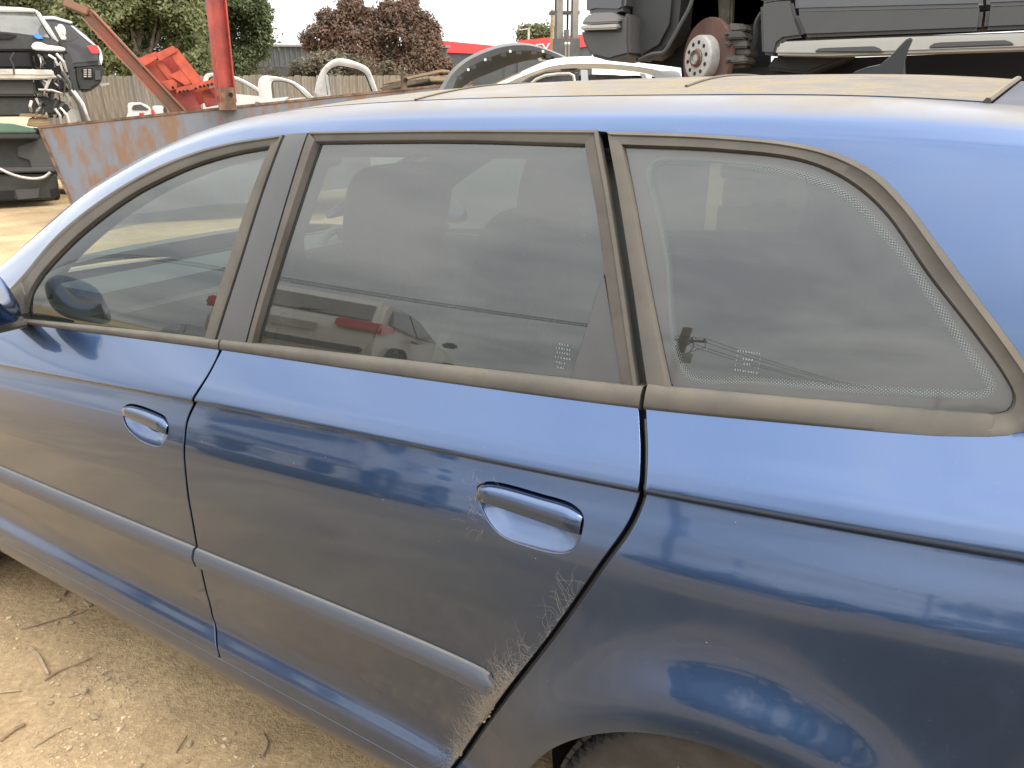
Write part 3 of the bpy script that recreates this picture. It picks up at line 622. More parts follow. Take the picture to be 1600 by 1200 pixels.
# --- wheels
M_RIM=mat('silver_alloy',(.45,.45,.45),rough=.35,metal=.9,dust=.4,dbase=.3)
M_WELL=mat('black_wheel_well',(.012,.011,.010),rough=.95)
def wheel(x,y,sg):
    ty=MB();r=.302;w=.105
    ty.lathe([(.165,-w*.8),(.205,-w),(.270,-w*1.0),(.287,-w*.955),(r-.010,-w*.86),(r-.003,-w*.73),(r,-w*.55),(r,w*.55),(r-.003,w*.73),(r-.010,w*.86),(.287,w*.955),(.270,w),(.235,w),(.20,w*.8)],axis='Y',k=72)
    g=[]
    t=ty.build('tyre',M_TYRE,CAR,fix=True,angle=75);t.location=(x+.6,y-YC+0,r)
    tr=MB()
    for j in range(72):
        a=2*math.pi*j/72;M=Matrix.Rotation(-a,3,'Y')
        for s in (-1,1):tr.box(M@Vector((0,s*w*.72,r-.0005)),(.021,w*.30,.007),M)
    for s in (-.33,0,.33):tr.lathe([(r-.002,w*s-.014),(r+.0035,w*s-.011),(r+.0035,w*s+.011),(r-.002,w*s+.014)],axis='Y',k=72)
    sp=MB()
    for j in range(96):
        a=2*math.pi*j/96;M=Matrix.Rotation(-a,3,'Y')
        for s in (-1,1):sp.box(M@Vector((0,s*w*.79,r-.0075)),(.0028,.034,.009),M@Matrix.Rotation(-s*.30,3,'X'))
    for j in range(80):
        a=2*math.pi*j/80;M=Matrix.Rotation(-a,3,'Y')
        for s in (-1,1):sp.box(M@Vector((0,s*w*.925,r-.0165)),(.0030,.010,.026),M@Matrix.Rotation(-s*.55,3,'X'))
    tag(sp.build('shoulder_grooves',M_WELL,t,fix=True,smooth=False),kind='stuff')
    tag(tr.build('tyre_tread',M_TYRE,t,fix=True,smooth=False),kind='stuff')
    rm=MB();rm.lathe([(.165,-w*.8),(.165,w*.5),(.17,w*.4),(.06,w*.25),(.0,w*.25)],axis='Y',k=40)
    for j in range(10):
        a=2*math.pi*j/10;rm.bar((0.04*math.cos(a),-sg*w*.45,.04*math.sin(a)),(.16*math.cos(a),-sg*w*.62,.16*math.sin(a)),.03,.02,up=(0,1,0))
    rm.build('rim',M_RIM,t,fix=True)
for x in (0.018,-2.50):
    for y,sg in ((.103,1),(2*YC-.103,-1)):
        wheel(x,y,sg)
        s=1 if sg>0 else -1;cy=y
        b=MB();b.lathe([(.02,.30),(.372,.30),(.372,.065)],k=48,M=Matrix(((1,0,0),(0,0,1*s),(0,1,0))));b.v=[(p[0],p[1],max(p[2],-.12)) for p in b.v]
        o=b.build('wheel_well',M_WELL,CAR,fix=True);o.location=(x+.6,cy-YC-.03*s,.27)
# --- floor pan and cabin
b=MB();b.box((-1.2,YC,.24),(3.6,1.30,.06));b.build('floor_pan',M_WELL,CAR,world=True)
x=np.linspace(-1.25,.55,20);ys=np.linspace(.36,2*YC-.36,20);g=np.array([[(a,c,float(roofz(a,c))-.045) for c in ys] for a in x]);MB().grid(g).build('headlining',M_LINER,CAR,world=True)
def cushion(name,c,size,rot,m,par,e=.35):
    b=MB();nu,nv=14,20;g=[]
    for i in range(nu+1):
        ph=-math.pi/2+math.pi*i/nu;row=[]
        for j in range(nv):
            th=2*math.pi*j/nv
            f=lambda q:math.copysign(abs(q)**e,q)
            p=Vector((size[0]/2*f(math.cos(ph))*f(math.cos(th)),size[1]/2*f(math.cos(ph))*f(math.sin(th)),size[2]/2*f(math.sin(ph))));row.append(Vector(c)+rot@p)
        g.append([tuple(p) for p in row])
    b.grid(np.array(g),close=True);return b.build(name,m,par,angle=80,world=True)
def ry(a):return Matrix.Rotation(R(a),3,'Y')
M_SEAT=mat('charcoal_seat_cloth',(.050,.050,.050),rough=.95,var=.2,vscale=30)
for y in (.52,1.25):
    s=cushion('seat',(-1.35,y,.52),(.50,.50,.16),ry(-8),M_SEAT,CAR)
    k=cushion('seat_back',(-1.09,y,.80),(.14,.50,.60),ry(20),M_SEAT,s)
    cushion('headrest',(-.945,y,1.155),(.12,.28,.21),ry(14),M_SEAT,s,.5)
    for d in (-.05,.05):MB().tube([(-.97,y+d,.98),(-.95,y+d,1.1)],.007,8).build('headrest_post',M_RIM,s)
s=cushion('rear_bench',(-.42,YC,.52),(.48,1.25,.18),ry(-6),M_SEAT,CAR,.25)
cushion('rear_bench_back',(-.12,YC,.80),(.15,1.25,.60),ry(16),M_SEAT,s,.2)
for y in (.50,YC,1.27):cushion('headrest',(-.02,y,1.14),(.11,.27,.20),ry(14),M_SEAT,s,.5)
MB().box((.28,YC,.985),(.56,1.15,.02)).build('parcel_shelf',M_INT,CAR,world=True,bevel=.006)
b=MB();b.box((-1.88,YC,.80),(.36,1.40,.26),taper=.9);b.build('dashboard',M_INT2,CAR,world=True,bevel=.05)
sw=MB();pts=[(math.cos(a)*.185,math.sin(a)*.185,0) for a in np.linspace(0,2*math.pi,49)];sw.tube(pts,.015,10,cap=False)
for a in (R(0),R(180),R(270)):sw.bar((0,0,-.02),(math.cos(a)*.18,math.sin(a)*.18,0),.03,.015)
sw.lathe([(0,.012),(.05,.010),(.07,-.01),(.06,-.04)],k=24)
o=sw.build('steering_wheel',M_INT2,CAR);o.location=(-1.74+.6,1.25-YC,.80);o.rotation_euler=(0,R(65),0)
for y,sgn in ((.16,1),(2*YC-.16,-1)):
    for x0,x1 in ((-1.92,-1.12),(-1.06,-.40)):MB().box(((x0+x1)/2,y,.62),(x1-x0,.04,.60)).build('door_card',M_INT2,CAR,world=True,bevel=.01)
MB().bar((-.98,.245,1.22),(-.95,.20,.55),.045,.003,up=(0,1,0)).build('seat_belt',M_INT,CAR,world=True)
cushion('interior_mirror',(-1.55,YC,1.24),(.05,.22,.06),ry(10),M_INT2,CAR,.5)
# --- roof aerial (shark fin)
def fin():
    b=MB();x0=-.125;g=[]
    prof=[(0,.0,.030),(.010,.012,.031),(.035,.021,.029),(.060,.026,.024),(.078,.043,.012),(.093,.064,.006),(.104,.077,.003),(.112,.080,.002),(.117,.077,.002),(.112,.060,.004),(.108,.035,.007),(.110,.015,.020),(.113,.0,.026)]
    for x,z,w in prof:g.append((x*.84+.018,z*.80,w*.9))
    zc=float(roofz(-.04,YC))
    # side outline swept inwards: front/back loops of different width
    n=len(g);L_=[(x0+x*1.0,YC-w,zc+z-.004) for x,z,w in g];Rr=[(x0+x,YC+w,zc+z-.004) for x,z,w in g]
    mid=[(x0+x,YC,zc+z-.004+.003) for x,z,w in g]
    b.add(L_,[tuple(range(n))]);b.add(Rr,[tuple(range(n))])
    b.add(L_+mid+Rr,[(i,i+1,i+1+n,i+n) for i in range(n-1)]+[(i+n,i+1+n,i+1+2*n,i+2*n) for i in range(n-1)])
    o=b.build('roof_aerial',mat('matt_black_plastic',(.009,.0095,.010),rough=.6,spec=.3),CAR,angle=50,fix=True,world=True)
fin()

# ================================================================ ground
def ground_mat():
    m=bpy.data.materials.new('dry_dirt');m.use_nodes=True;nt=m.node_tree;N=nt.nodes;L=nt.links;b=N['Principled BSDF'];b.inputs['Roughness'].default_value=.95;b.inputs['Specular IOR Level'].default_value=.2
    tc=N.new('ShaderNodeTexCoord')
    def noise(s,d=6,r=.6):
        n=N.new('ShaderNodeTexNoise');n.inputs['Scale'].default_value=s;n.inputs['Detail'].default_value=d;n.inputs['Roughness'].default_value=r;L.new(tc.outputs['Object'],n.inputs['Vector']);return n
    def ramp(n,a,b_,c0,c1):
        r=N.new('ShaderNodeValToRGB');e=r.color_ramp.elements;e[0].position=a;e[1].position=b_;e[0].color=(*c0,1);e[1].color=(*c1,1);L.new(n.outputs[0],r.inputs[0]);return r
    a=ramp(noise(1.6,8,.65),.35,.66,(.295,.207,.114),(.450,.328,.190));f=ramp(noise(55,6,.7),.34,.66,(.66,.64,.62),(1.22,1.2,1.16))
    x=N.new('ShaderNodeMix');x.data_type='RGBA';x.blend_type='MULTIPLY';x.inputs[0].default_value=.75;L.new(a.outputs[0],x.inputs[6]);L.new(f.outputs[0],x.inputs[7])
    st=ramp(noise(.55,7,.7),.56,.68,(0,0,0),(1,1,1));x2=N.new('ShaderNodeMix');x2.data_type='RGBA';L.new(st.outputs[0],x2.inputs[0]);L.new(x.outputs[2],x2.inputs[6]);x2.inputs[7].default_value=(.345,.240,.135,1)
    # shade around the photographer, painted into the dirt colour for dark door reflections
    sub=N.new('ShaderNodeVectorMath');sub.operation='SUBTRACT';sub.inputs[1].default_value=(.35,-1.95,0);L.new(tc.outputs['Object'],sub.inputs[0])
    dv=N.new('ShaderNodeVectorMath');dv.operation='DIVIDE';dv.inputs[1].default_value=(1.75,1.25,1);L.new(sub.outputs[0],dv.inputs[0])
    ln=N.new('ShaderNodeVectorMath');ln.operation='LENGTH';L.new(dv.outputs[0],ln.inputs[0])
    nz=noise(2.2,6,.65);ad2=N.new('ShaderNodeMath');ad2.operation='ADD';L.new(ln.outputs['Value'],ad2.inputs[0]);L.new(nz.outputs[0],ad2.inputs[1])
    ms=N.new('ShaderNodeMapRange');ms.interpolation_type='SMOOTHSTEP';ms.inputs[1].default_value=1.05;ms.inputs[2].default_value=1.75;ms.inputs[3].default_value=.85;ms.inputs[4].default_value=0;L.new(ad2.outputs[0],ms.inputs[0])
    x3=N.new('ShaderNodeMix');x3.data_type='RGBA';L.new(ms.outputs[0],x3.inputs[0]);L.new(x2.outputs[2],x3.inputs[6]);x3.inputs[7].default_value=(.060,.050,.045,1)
    L.new(x3.outputs[2],b.inputs['Base Color'])
    n3=noise(70,8,.75);n4=noise(9,5,.6);ad=N.new('ShaderNodeMath');ad.operation='MULTIPLY_ADD';ad.inputs[1].default_value=2.2;L.new(n4.outputs[0],ad.inputs[0]);L.new(n3.outputs[0],ad.inputs[2])
    bp=N.new('ShaderNodeBump');bp.inputs['Strength'].default_value=1;bp.inputs['Distance'].default_value=.009;L.new(ad.outputs[0],bp.inputs['Height']);L.new(bp.outputs[0],b.inputs['Normal']);return m
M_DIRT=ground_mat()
def gh(x,y):
    return .008*np.sin(x*2.1+.7*np.sin(y*1.7))*np.cos(y*1.3)+.005*np.sin(x*7.3+y*3.1)*np.sin(y*6.1-x*2.)+.003*np.sin(x*17+1)*np.sin(y*19)-.006
def axis(a,b,fine,far):
    m=np.arange(a,b,fine);l=[a];d=fine
    while l[-1]>-far:d*=1.18;l.append(l[-1]-d)
    r=[m[-1]];d=fine
    while r[-1]<far:d*=1.18;r.append(r[-1]+d)
    return np.array(l[::-1][:-1]+list(m)+r[1:])
gx=axis(-3.2,.6,.025,600);gy=axis(-1.6,.6,.025,600);X,Y=np.meshgrid(gx,gy,indexing='ij')
Z=gh(X,Y)*np.exp(-np.hypot(X+1,Y)**2/900)-.0
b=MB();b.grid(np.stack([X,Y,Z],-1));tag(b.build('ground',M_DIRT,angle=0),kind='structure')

# ================================================================ the yard beyond the car
# A Fr is a vertical plane standing in the yard, square to the line of sight: local X to the right, Y away, Z up, origin on the ground.
class Fr:
    def __init__(s,px,D,rz=None,z=0.):
        d=VB[2]+VB[0]*(px-800)/FPX-VB[1]*(-100-0)/FPX*-1*0
        d=VB[2]+VB[0]*(px-800)/FPX+VB[1]*(600-165)/FPX
        h=np.array([d[0],d[1]]);q=CAM[:2]+h*D/np.dot(d,VB[2]);s.o=np.array([q[0],q[1],z])
        s.rz=math.atan2(h[1],h[0])-math.pi/2 if rz is None else rz
        s.ex=np.array([math.cos(s.rz),math.sin(s.rz),0]);s.ey=np.array([-math.sin(s.rz),math.cos(s.rz),0])
    def p(s,px,py,Y=0.):
        d=VB[2]+VB[0]*(px-800)/FPX+VB[1]*(600-py)/FPX
        t=(Y+np.dot(s.o-CAM,s.ey))/np.dot(d,s.ey);w=CAM+t*d-s.o
        return (float(np.dot(w,s.ex)),float(Y),float(w[2]))
    def thing(s,name,label,cat,group=None):return thing(name,label,cat,tuple(s.o),s.rz,group)
    def poly(s,pts,Y,dep,b=None):
        b=b or MB();F=[s.p(x,y,Y) for x,y in pts];B=[(x,Y+dep,z) for x,_,z in F];return b.prism(F,B)
    def plate(s,name,pts,Y,dep,m,par,bevel=.0):
        return s.poly(pts,Y,dep).build(name,m,par,fix=True,bevel=bevel,angle=40)
    def bar(s,a,c,w,h,Y=0.,Y2=None,b=None):
        b=b or MB();return b.bar(s.p(*a,Y),s.p(*c,Y if Y2 is None else Y2),w,h,up=(0,1,0))
    def tube(s,pts,r,Y=0.,b=None,k=6):
        b=b or MB();return b.tube([s.p(x,y,Y) if len(q)==0 else s.p(x,y,q[0]) for x,y,*q in pts],r,k)

M_RUST=mat('rusty_blue_steel',(.120,.138,.170),rough=.75,col2=(.150,.088,.055),vscale=6.5,ctr=(.44,.62),stretch=(1,1,.36),bump=.003,bscale=30,dust=.4,dustcol=(.2,.14,.09),dlo=.2,dhi=1,dbase=.05)
M_RUSTB=mat('brown_rust',(.125,.072,.045),rough=.85,var=.4,vscale=9,bump=.002,bscale=80)
M_RED=mat('faded_red_paint',(.27,.038,.026),rough=.55,var=.22,vscale=5)
M_ORANGE=mat('orange_red_paint',(.42,.070,.033),rough=.5,var=.2,vscale=6)
M_BEAM=mat('rusty_red_paint',(.235,.068,.035),rough=.7,col2=(.14,.075,.042),vscale=3.,ctr=(.42,.62))
M_WHITE=mat('white_car_paint',(.56,.55,.51),rough=.3,coat=1,coat_r=.06,dust=.3,dustcol=(.5,.42,.3),dbase=.06)
M_SILVER=mat('silver_car_paint',(.56,.58,.60),rough=.3,metal=.7,coat=1,coat_r=.05,dust=.35,dustcol=(.62,.55,.42),dbase=.05)
M_GREY=mat('dark_grey_car_paint',(.042,.044,.050),rough=.32,metal=.4,coat=1,coat_r=.05,dust=.25,dustcol=(.2,.18,.15),dbase=.08,dlo=-.2)
M_BLACK=mat('black_car_plastic',(.016,.017,.017),rough=.6,var=.3,vscale=7,dust=.3,dustcol=(.16,.145,.12),dbase=.08,dlo=-.1)
M_VOID=mat('dark_engine_bay',(.008,.008,.009),rough=.9)
M_TRIM=mat('grey_cladding_plastic',(.036,.037,.037),rough=.6,dust=.3,dustcol=(.15,.14,.125),dbase=.16,dlo=-.5)
M_ALU=mat('brushed_silver_trim',(.42,.405,.37),rough=.38,metal=.8,dust=.45,dustcol=(.22,.19,.15),dlo=-.6,dhi=.9,dbase=.25)
M_DIRTYA=mat('dirty_aluminium',(.40,.38,.35),rough=.5,metal=.4,var=.15,vscale=5)
M_WOOD=mat('sawn_timber',(.25,.18,.11),rough=.85,var=.25,vscale=5,stretch=(1,1,9))
M_GWIN=glass_mat('dusty_car_glass',(.25,.28,.27),dust=.20,refl=1.6,dustcol=(.34,.33,.29))
M_DARKWIN=mat('dark_car_window',(.012,.013,.014),rough=.06,coat=1,coat_r=.03,dust=.25,dbase=.06)
M_TAIL=mat('red_tail_lamp',(.50,.020,.025),rough=.15,coat=1)
M_GREEN=mat('green_bonnet_paint',(.030,.105,.070),rough=.35,coat=1,dust=.4,dbase=.1)

def wheel_at(par,c,r,w,axis=(0,1,0),m=None,rim=None):
    M=Vector((0,0,1)).rotation_difference(Vector(axis)).to_matrix();b=MB();h=w/2
    b.lathe([(r*.62,-h*.8),(r*.75,-h),(r*.93,-h*.97),(r,-h*.6),(r,h*.6),(r*.93,h*.97),(r*.75,h),(r*.62,h*.8)],c,k=28,M=M);t=b.build('tyre',m or M_TYRE,par,fix=True)
    b=MB();b.lathe([(r*.62,-h*.8),(r*.60,h*.55),(r*.5,h*.35),(r*.15,h*.5),(0,h*.5)],c,k=28,M=M);b.lathe([(r*.62,-h*.8),(r*.55,-h*.5),(r*.15,-h*.6),(0,-h*.6)],c,k=28,M=M);b.build('rim',rim or M_RIM,t,fix=True);return t
def shell(par,name,prof,m,bevel=.05):
    """car body from a side outline: prof=[(x,z,halfwidth)...], x along the car, lofted across"""
    n=len(prof);L=[(x,-w,z) for x,z,w in prof];Rr=[(x,w,z) for x,z,w in prof];b=MB();b.prism(L,Rr);return b.build(name,m,par,fix=True,bevel=bevel,angle=50)

# ---- rusty open bin with red steel in it
def bin_():
    A=Fr(60,9.3);f=Fr(340,9.75);T=f.thing('scrap_bin','rusty blue open steel scrap bin holding red beams and old car doors','bin')
    # the long side facing the camera runs from A to C; everything in local coordinates of f
    def loc(px,py,D):
        d=VB[2]+VB[0]*(px-800)/FPX+VB[1]*(600-py)/FPX;w=CAM+d*D-f.o;return Vector((np.dot(w,f.ex),np.dot(w,f.ey),w[2]))
    a=loc(60,197,9.3);c=loc(640,137,10.4);bb=loc(106,338,9.25);bb.z=.05
    e=c-a;e.z=0;e.normalize();slope=(c.z-a.z)/(c-a).xy.length;nrm=Vector((-e.y,e.x,0));L=(c-a).xy.length+.9
    top=lambda s:a+e*s+Vector((0,0,slope*s))
    b0=(bb-a).dot(e)
    bot=lambda s:Vector((a.x,a.y,.05))+e*s+Vector((0,0,slope*s*.9))
    def sheet(o,name):
        n=14;g=[]
        for k in range(n+1):
            s=L*k/n;r0=top(s);r1=bot(b0+(L-b0-.35)*k/n);g.append([tuple(r0*(1-t)+r1*t+nrm*(o+.010*math.sin(k*2.1+t*5)*math.sin(t*3.1))) for t in np.linspace(0,1,9)])
        b=MB();b.grid(np.array(g));g2=np.array(g)+np.array(nrm)*.012;b.grid(g2)
        k=9;m=(n+1)*9;r=lambda i,j:i*9+j
        b.f+=[(r(i,0),r(i+1,0),r(i+1,0)+m,r(i,0)+m) for i in range(n)]+[(r(0,j),r(0,j+1),r(0,j+1)+m,r(0,j)+m) for j in range(8)]
        return b.build(name,M_RUST,T,fix=True)
    sheet(0,'side_panel');sheet(2.1,'side_panel')
    b=MB();b.add([top(0)+nrm*.03,top(0)+nrm*2.1,bot(b0)+nrm*2.1,bot(b0)+nrm*.03,top(.02)+nrm*.03,top(.02)+nrm*2.1,bot(b0+.02)+nrm*2.1,bot(b0+.02)+nrm*.03],[(0,1,2,3),(4,5,6,7),(0,1,5,4),(2,3,7,6)]);b.build('end_panel',M_RUST,T,fix=True)
    b=MB();b.add([bot(b0)+nrm*.02,bot(L-.4)+nrm*.02,bot(L-.4)+nrm*2.1,bot(b0)+nrm*2.1],[(0,1,2,3)]);b.build('floor_sheet',M_RUSTB,T)
    # rolled edges, worn brown
    MB().bar(top(-.01)+nrm*.0+Vector((0,0,-.016)),top(L)+Vector((0,0,-.016)),.020,.034).build('top_rail',M_RUSTB,T,bevel=.006)
    MB().bar(top(0.005)+Vector((0,0,-.02)),bot(b0+.005),.03,.03,up=tuple(nrm)).build('edge_rail',M_RUSTB,T)
    for s in (2.9,4.55):
        pass
    # chipped paint pieces: weld seam line
    MB().bar(top(.75)*.35+bot(b0+.4)*.65-nrm*.006,top(2.6)*.42+bot(b0+2.3)*.58-nrm*.006,.006,.02,up=(0,0,1)).build('weld_seam',M_RUSTB,T)
    # stake pocket and stub further along
    for (x0,x1,y0,y1,Dp,nm) in ((338,370,137,172,9.72,'stake_pocket'),(626,636,118,141,10.3,'stake_pocket')):
        Yp=loc((x0+x1)/2,(y0+y1)/2,Dp).y;p0=Vector(f.p(x0,y0,Yp));p1=Vector(f.p(x1,y1,Yp));w=abs(p1.x-p0.x);h=abs(p0.z-p1.z);cc=(p0+p1)/2
        M=Matrix((e,nrm,Vector((0,0,1)))).transposed();bx=MB()
        t=.02
        for dx,dy,sx,sy in ((0,-w/2+t/2,w,t),(0,w/2-t/2,w,t),(-w/2+t/2,0,t,w-2*t),(w/2-t/2,0,t,w-2*t)):bx.box(cc+M@Vector((dx,dy,0)),(sx,sy,h),M)
        o=bx.build(nm,M_RUSTB,T,bevel=.004)
        hb=MB();hb.lathe([(0,0),(.026,0),(.026,.01)],cc+M@Vector((w*.28,-w/2-.004,h*.18)),k=14,M=M@Matrix.Rotation(R(90),3,'X'));hb.build('pin_hole',M_VOID,o,fix=True)
    # red post standing in the pocket: an I section
    q=f.thing('steel_post','upright red steel I section post standing in the socket on the bin edge','post')
    Yp=loc(354,154,9.72).y;p0=Vector(f.p(354,160,Yp));p1=Vector(f.p(337,-2,Yp));p1=p0+(p1-p0)*2.4
    d=(p1-p0).normalized();w=.235
    e2=(e*.95+nrm*.31).normalized();n2=(nrm*.95-e*.31).normalized()
    for s in (-1,1):MB().bar(p0+e2*s*.095,p1+e2*s*.095,.020,.17,up=tuple(n2)).build('flange',M_RED,q,bevel=.003)
    MB().bar(p0+n2*.01,p1+n2*.01,.17,.016,up=tuple(n2)).build('web',M_RED,q)
    # long beam leaning in the bin
    q=f.thing('steel_beam','long rusty red steel channel leaning out of the bin, bent at its tip','beam')
    a0=loc(290,186,10.2);a1=loc(138,23,9.9);a2=loc(98,9,9.85)
    dd=(a1-a0).normalized();up=dd.cross(nrm).normalized()
    if up.z<0:up=-up
    for nm,o,sw,sh in (('web',Vector((0,0,0)),.03,.15),('flange',up*.078-nrm*.05,.12,.02),('flange',-up*.078-nrm*.05,.12,.02),('lip',up*.03-nrm*.025,.03,.02)):
        MB().bar(a0+o,a1+o,sw,sh,up=tuple(up)).build(nm,M_BEAM,q,bevel=.003)
    MB().bar(a1+up*.03,a2+up*.05,.14,.10,up=tuple(up)).build('bent_tip',M_BEAM,q,bevel=.01)
    return f,loc,nrm,top
BINF,bloc,bnrm,btop=bin_()
def red_frame():
    f=Fr(285,10.3);q=f.thing('tilted_steel_ladder','bright orange red steel frame with bolt holes tilted in the bin','steelwork')
    P=lambda n,pts,Y,d,m=M_ORANGE:f.plate(n,pts,Y,d,m,q,bevel=.006)
    P('side_rail',[(262,82),(276,74),(338,152),(322,160)],0,.10)
    P('side_rail',[(216,92),(232,84),(300,172),(282,182)],.12,.10)
    P('centre_rail',[(243,99),(252,93),(312,170),(302,176)],.08,.10)
    P('top_plate',[(214,92),(244,80),(246,92),(222,106)],-.02,.06);P('top_plate',[(242,84),(270,71),(278,80),(250,96)],-.03,.06)
    P('back_panel',[(226,104),(270,84),(326,158),(284,176)],.24,.03,M_RED)
    P('cross_plate',[(274,138),(340,122),(341,132),(311,137),(308,144),(303,140),(276,146)],-.10,.03)
    P('gusset',[(250,127),(270,124),(277,130),(276,140),(265,142)],-.06,.04);P('gusset',[(264,118),(282,109),(300,130),(290,134)],.0,.03)
    P('lower_panel',[(274,146),(300,143),(316,172),(285,182)],-.02,.03,M_RED);P('lower_panel',[(312,142),(336,136),(342,164),(322,168)],.0,.03,M_RED)
    b=MB()
    for x,y in ((281,144),(287,143),(293,142),(313,135.5),(319,134.5),(325,133),(331,131.5),(306,138.5),(270,137)):
        c=f.p(x,y,-.101);b.lathe([(0,0),(.018,0),(.018,.004)],c,k=10,M=Matrix.Rotation(R(90),3,'X'))
    tag(b.build('bolt_holes',M_VOID,q,fix=True),kind='stuff')
red_frame()

# ---- car doors standing in the bin
def old_door(px,D,outer,inner,label,m,rail,Y=.0,mid=None):
    f=Fr(px,D);q=f.thing('scrap_door_shell',label,'car door',group='loose car doors standing in the bin')
    n=len(outer);d=.07;F=[f.p(*p,Y) for p in outer];I=[f.p(*p,Y) for p in inner];m_=len(inner)
    b=MB();o=catmull(np.array(F),60);i=catmull(np.array(I),60)
    g=np.array([o+[0,d,0],o,o*.75+i*.25-[0,.012,0],o*.3+i*.7-[0,.010,0],i,i+[0,d*.8,0]]);b.grid(g);b.build('window_surround',m,q,fix=True)
    b=MB();g=np.array([i*1.0,i*.9+np.roll(i,0,0)*.1+[0,.02,0]]);
    c=i.mean(0);g=np.array([i+[0,.005,0],c+(i-c)*.93+[0,.02,0],c+(i-c)*.93+[0,.06,0]]);b.grid(g);b.build('window_seal',M_BLACK,q,fix=True)
    if rail:
        f.plate('belt_rail',rail,Y-.03,d+.05,m,q,bevel=.01)
    return f,q
f,q=old_door(450,10.7,[(408,170),(405,152),(404,126),(410,119),(424,119),(442,122),(458,127),(474,137),(490,152)],[(428,170),(425,148),(424,131),(426,127),(436,126),(447,128),(456,131),(468,141),(482,155)],'white car door with square window opening standing in the bin',M_WHITE,[(396,158),(424,154),(452,151),(446,158),(420,166)])
f.plate('inner_panel',[(398,160),(492,150),(500,210),(400,210)],.02,.10,M_WHITE,q)
f,q=old_door(540,10.7,[(490,155),(494,130),(502,110),(514,97),(528,91),(545,93),(562,99),(575,106),(583,122),(590,142)],[(512,152),(510,128),(510,116),(516,108),(528,103),(545,105),(560,109),(571,116),(577,128),(583,144)],'grey car door with rounded empty window frame standing in the bin',M_DIRTYA,[(489,142),(500,145),(516,150),(512,153),(496,153)],Y=.05)
f.plate('quarter_bar',[(508,115),(512,117),(517,150),(513,150)],.04,.03,M_DIRTYA,q);f.plate('hinge_panel',[(497,132),(507,122),(513,150),(497,145)],.08,.02,M_DIRTYA,q);f.plate('inner_panel',[(490,156),(592,144),(600,210),(490,210)],.08,.10,M_DIRTYA,q)
f,q=old_door(350,11.6,[(316,140),(319,120),(324,115),(345,115),(372,121),(396,133),(424,150)],[(324,140),(326,123),(330,120),(346,120),(371,126),(392,137),(415,152)],'white car door frame behind the red post in the bin',M_WHITE,None,Y=.0)
f.plate('inner_panel',[(316,142),(424,152),(420,210),(320,210)],.02,.08,M_WHITE,q)
f=Fr(230,11.8);q=f.thing('scrap_car_panel','white rear corner of a car with red lamps lying in the bin','car panel')
f.plate('body_corner',[(196,186),(200,176),(199,163),(203,160),(220,160),(232,165),(241,178),(240,186)],0,.30,M_WHITE,q,bevel=.01)
f.plate('window',[(206,168),(209,164),(220,163),(232,170),(231,172),(207,172)],-.012,.02,M_DARKWIN,q);f.plate('tail_lamp',[(236,171),(241,172),(243,182),(237,182)],-.012,.03,M_TAIL,q);f.plate('tail_lamp',[(218,176),(225,176),(225,180),(218,180)],-.012,.03,M_TAIL,q)
f=Fr(255,12.0);q=f.thing('car_bumper','small white bumper piece beside the white car corner in the bin','bumper')
f.plate('bumper_skin',[(238,168),(239,165),(254,165),(257,168),(255,173),(257,182),(243,182)],0,.25,M_WHITE,q,bevel=.01);f.plate('grille',[(255,166),(260,167),(261,176),(256,176)],0,.10,M_BLACK,q)

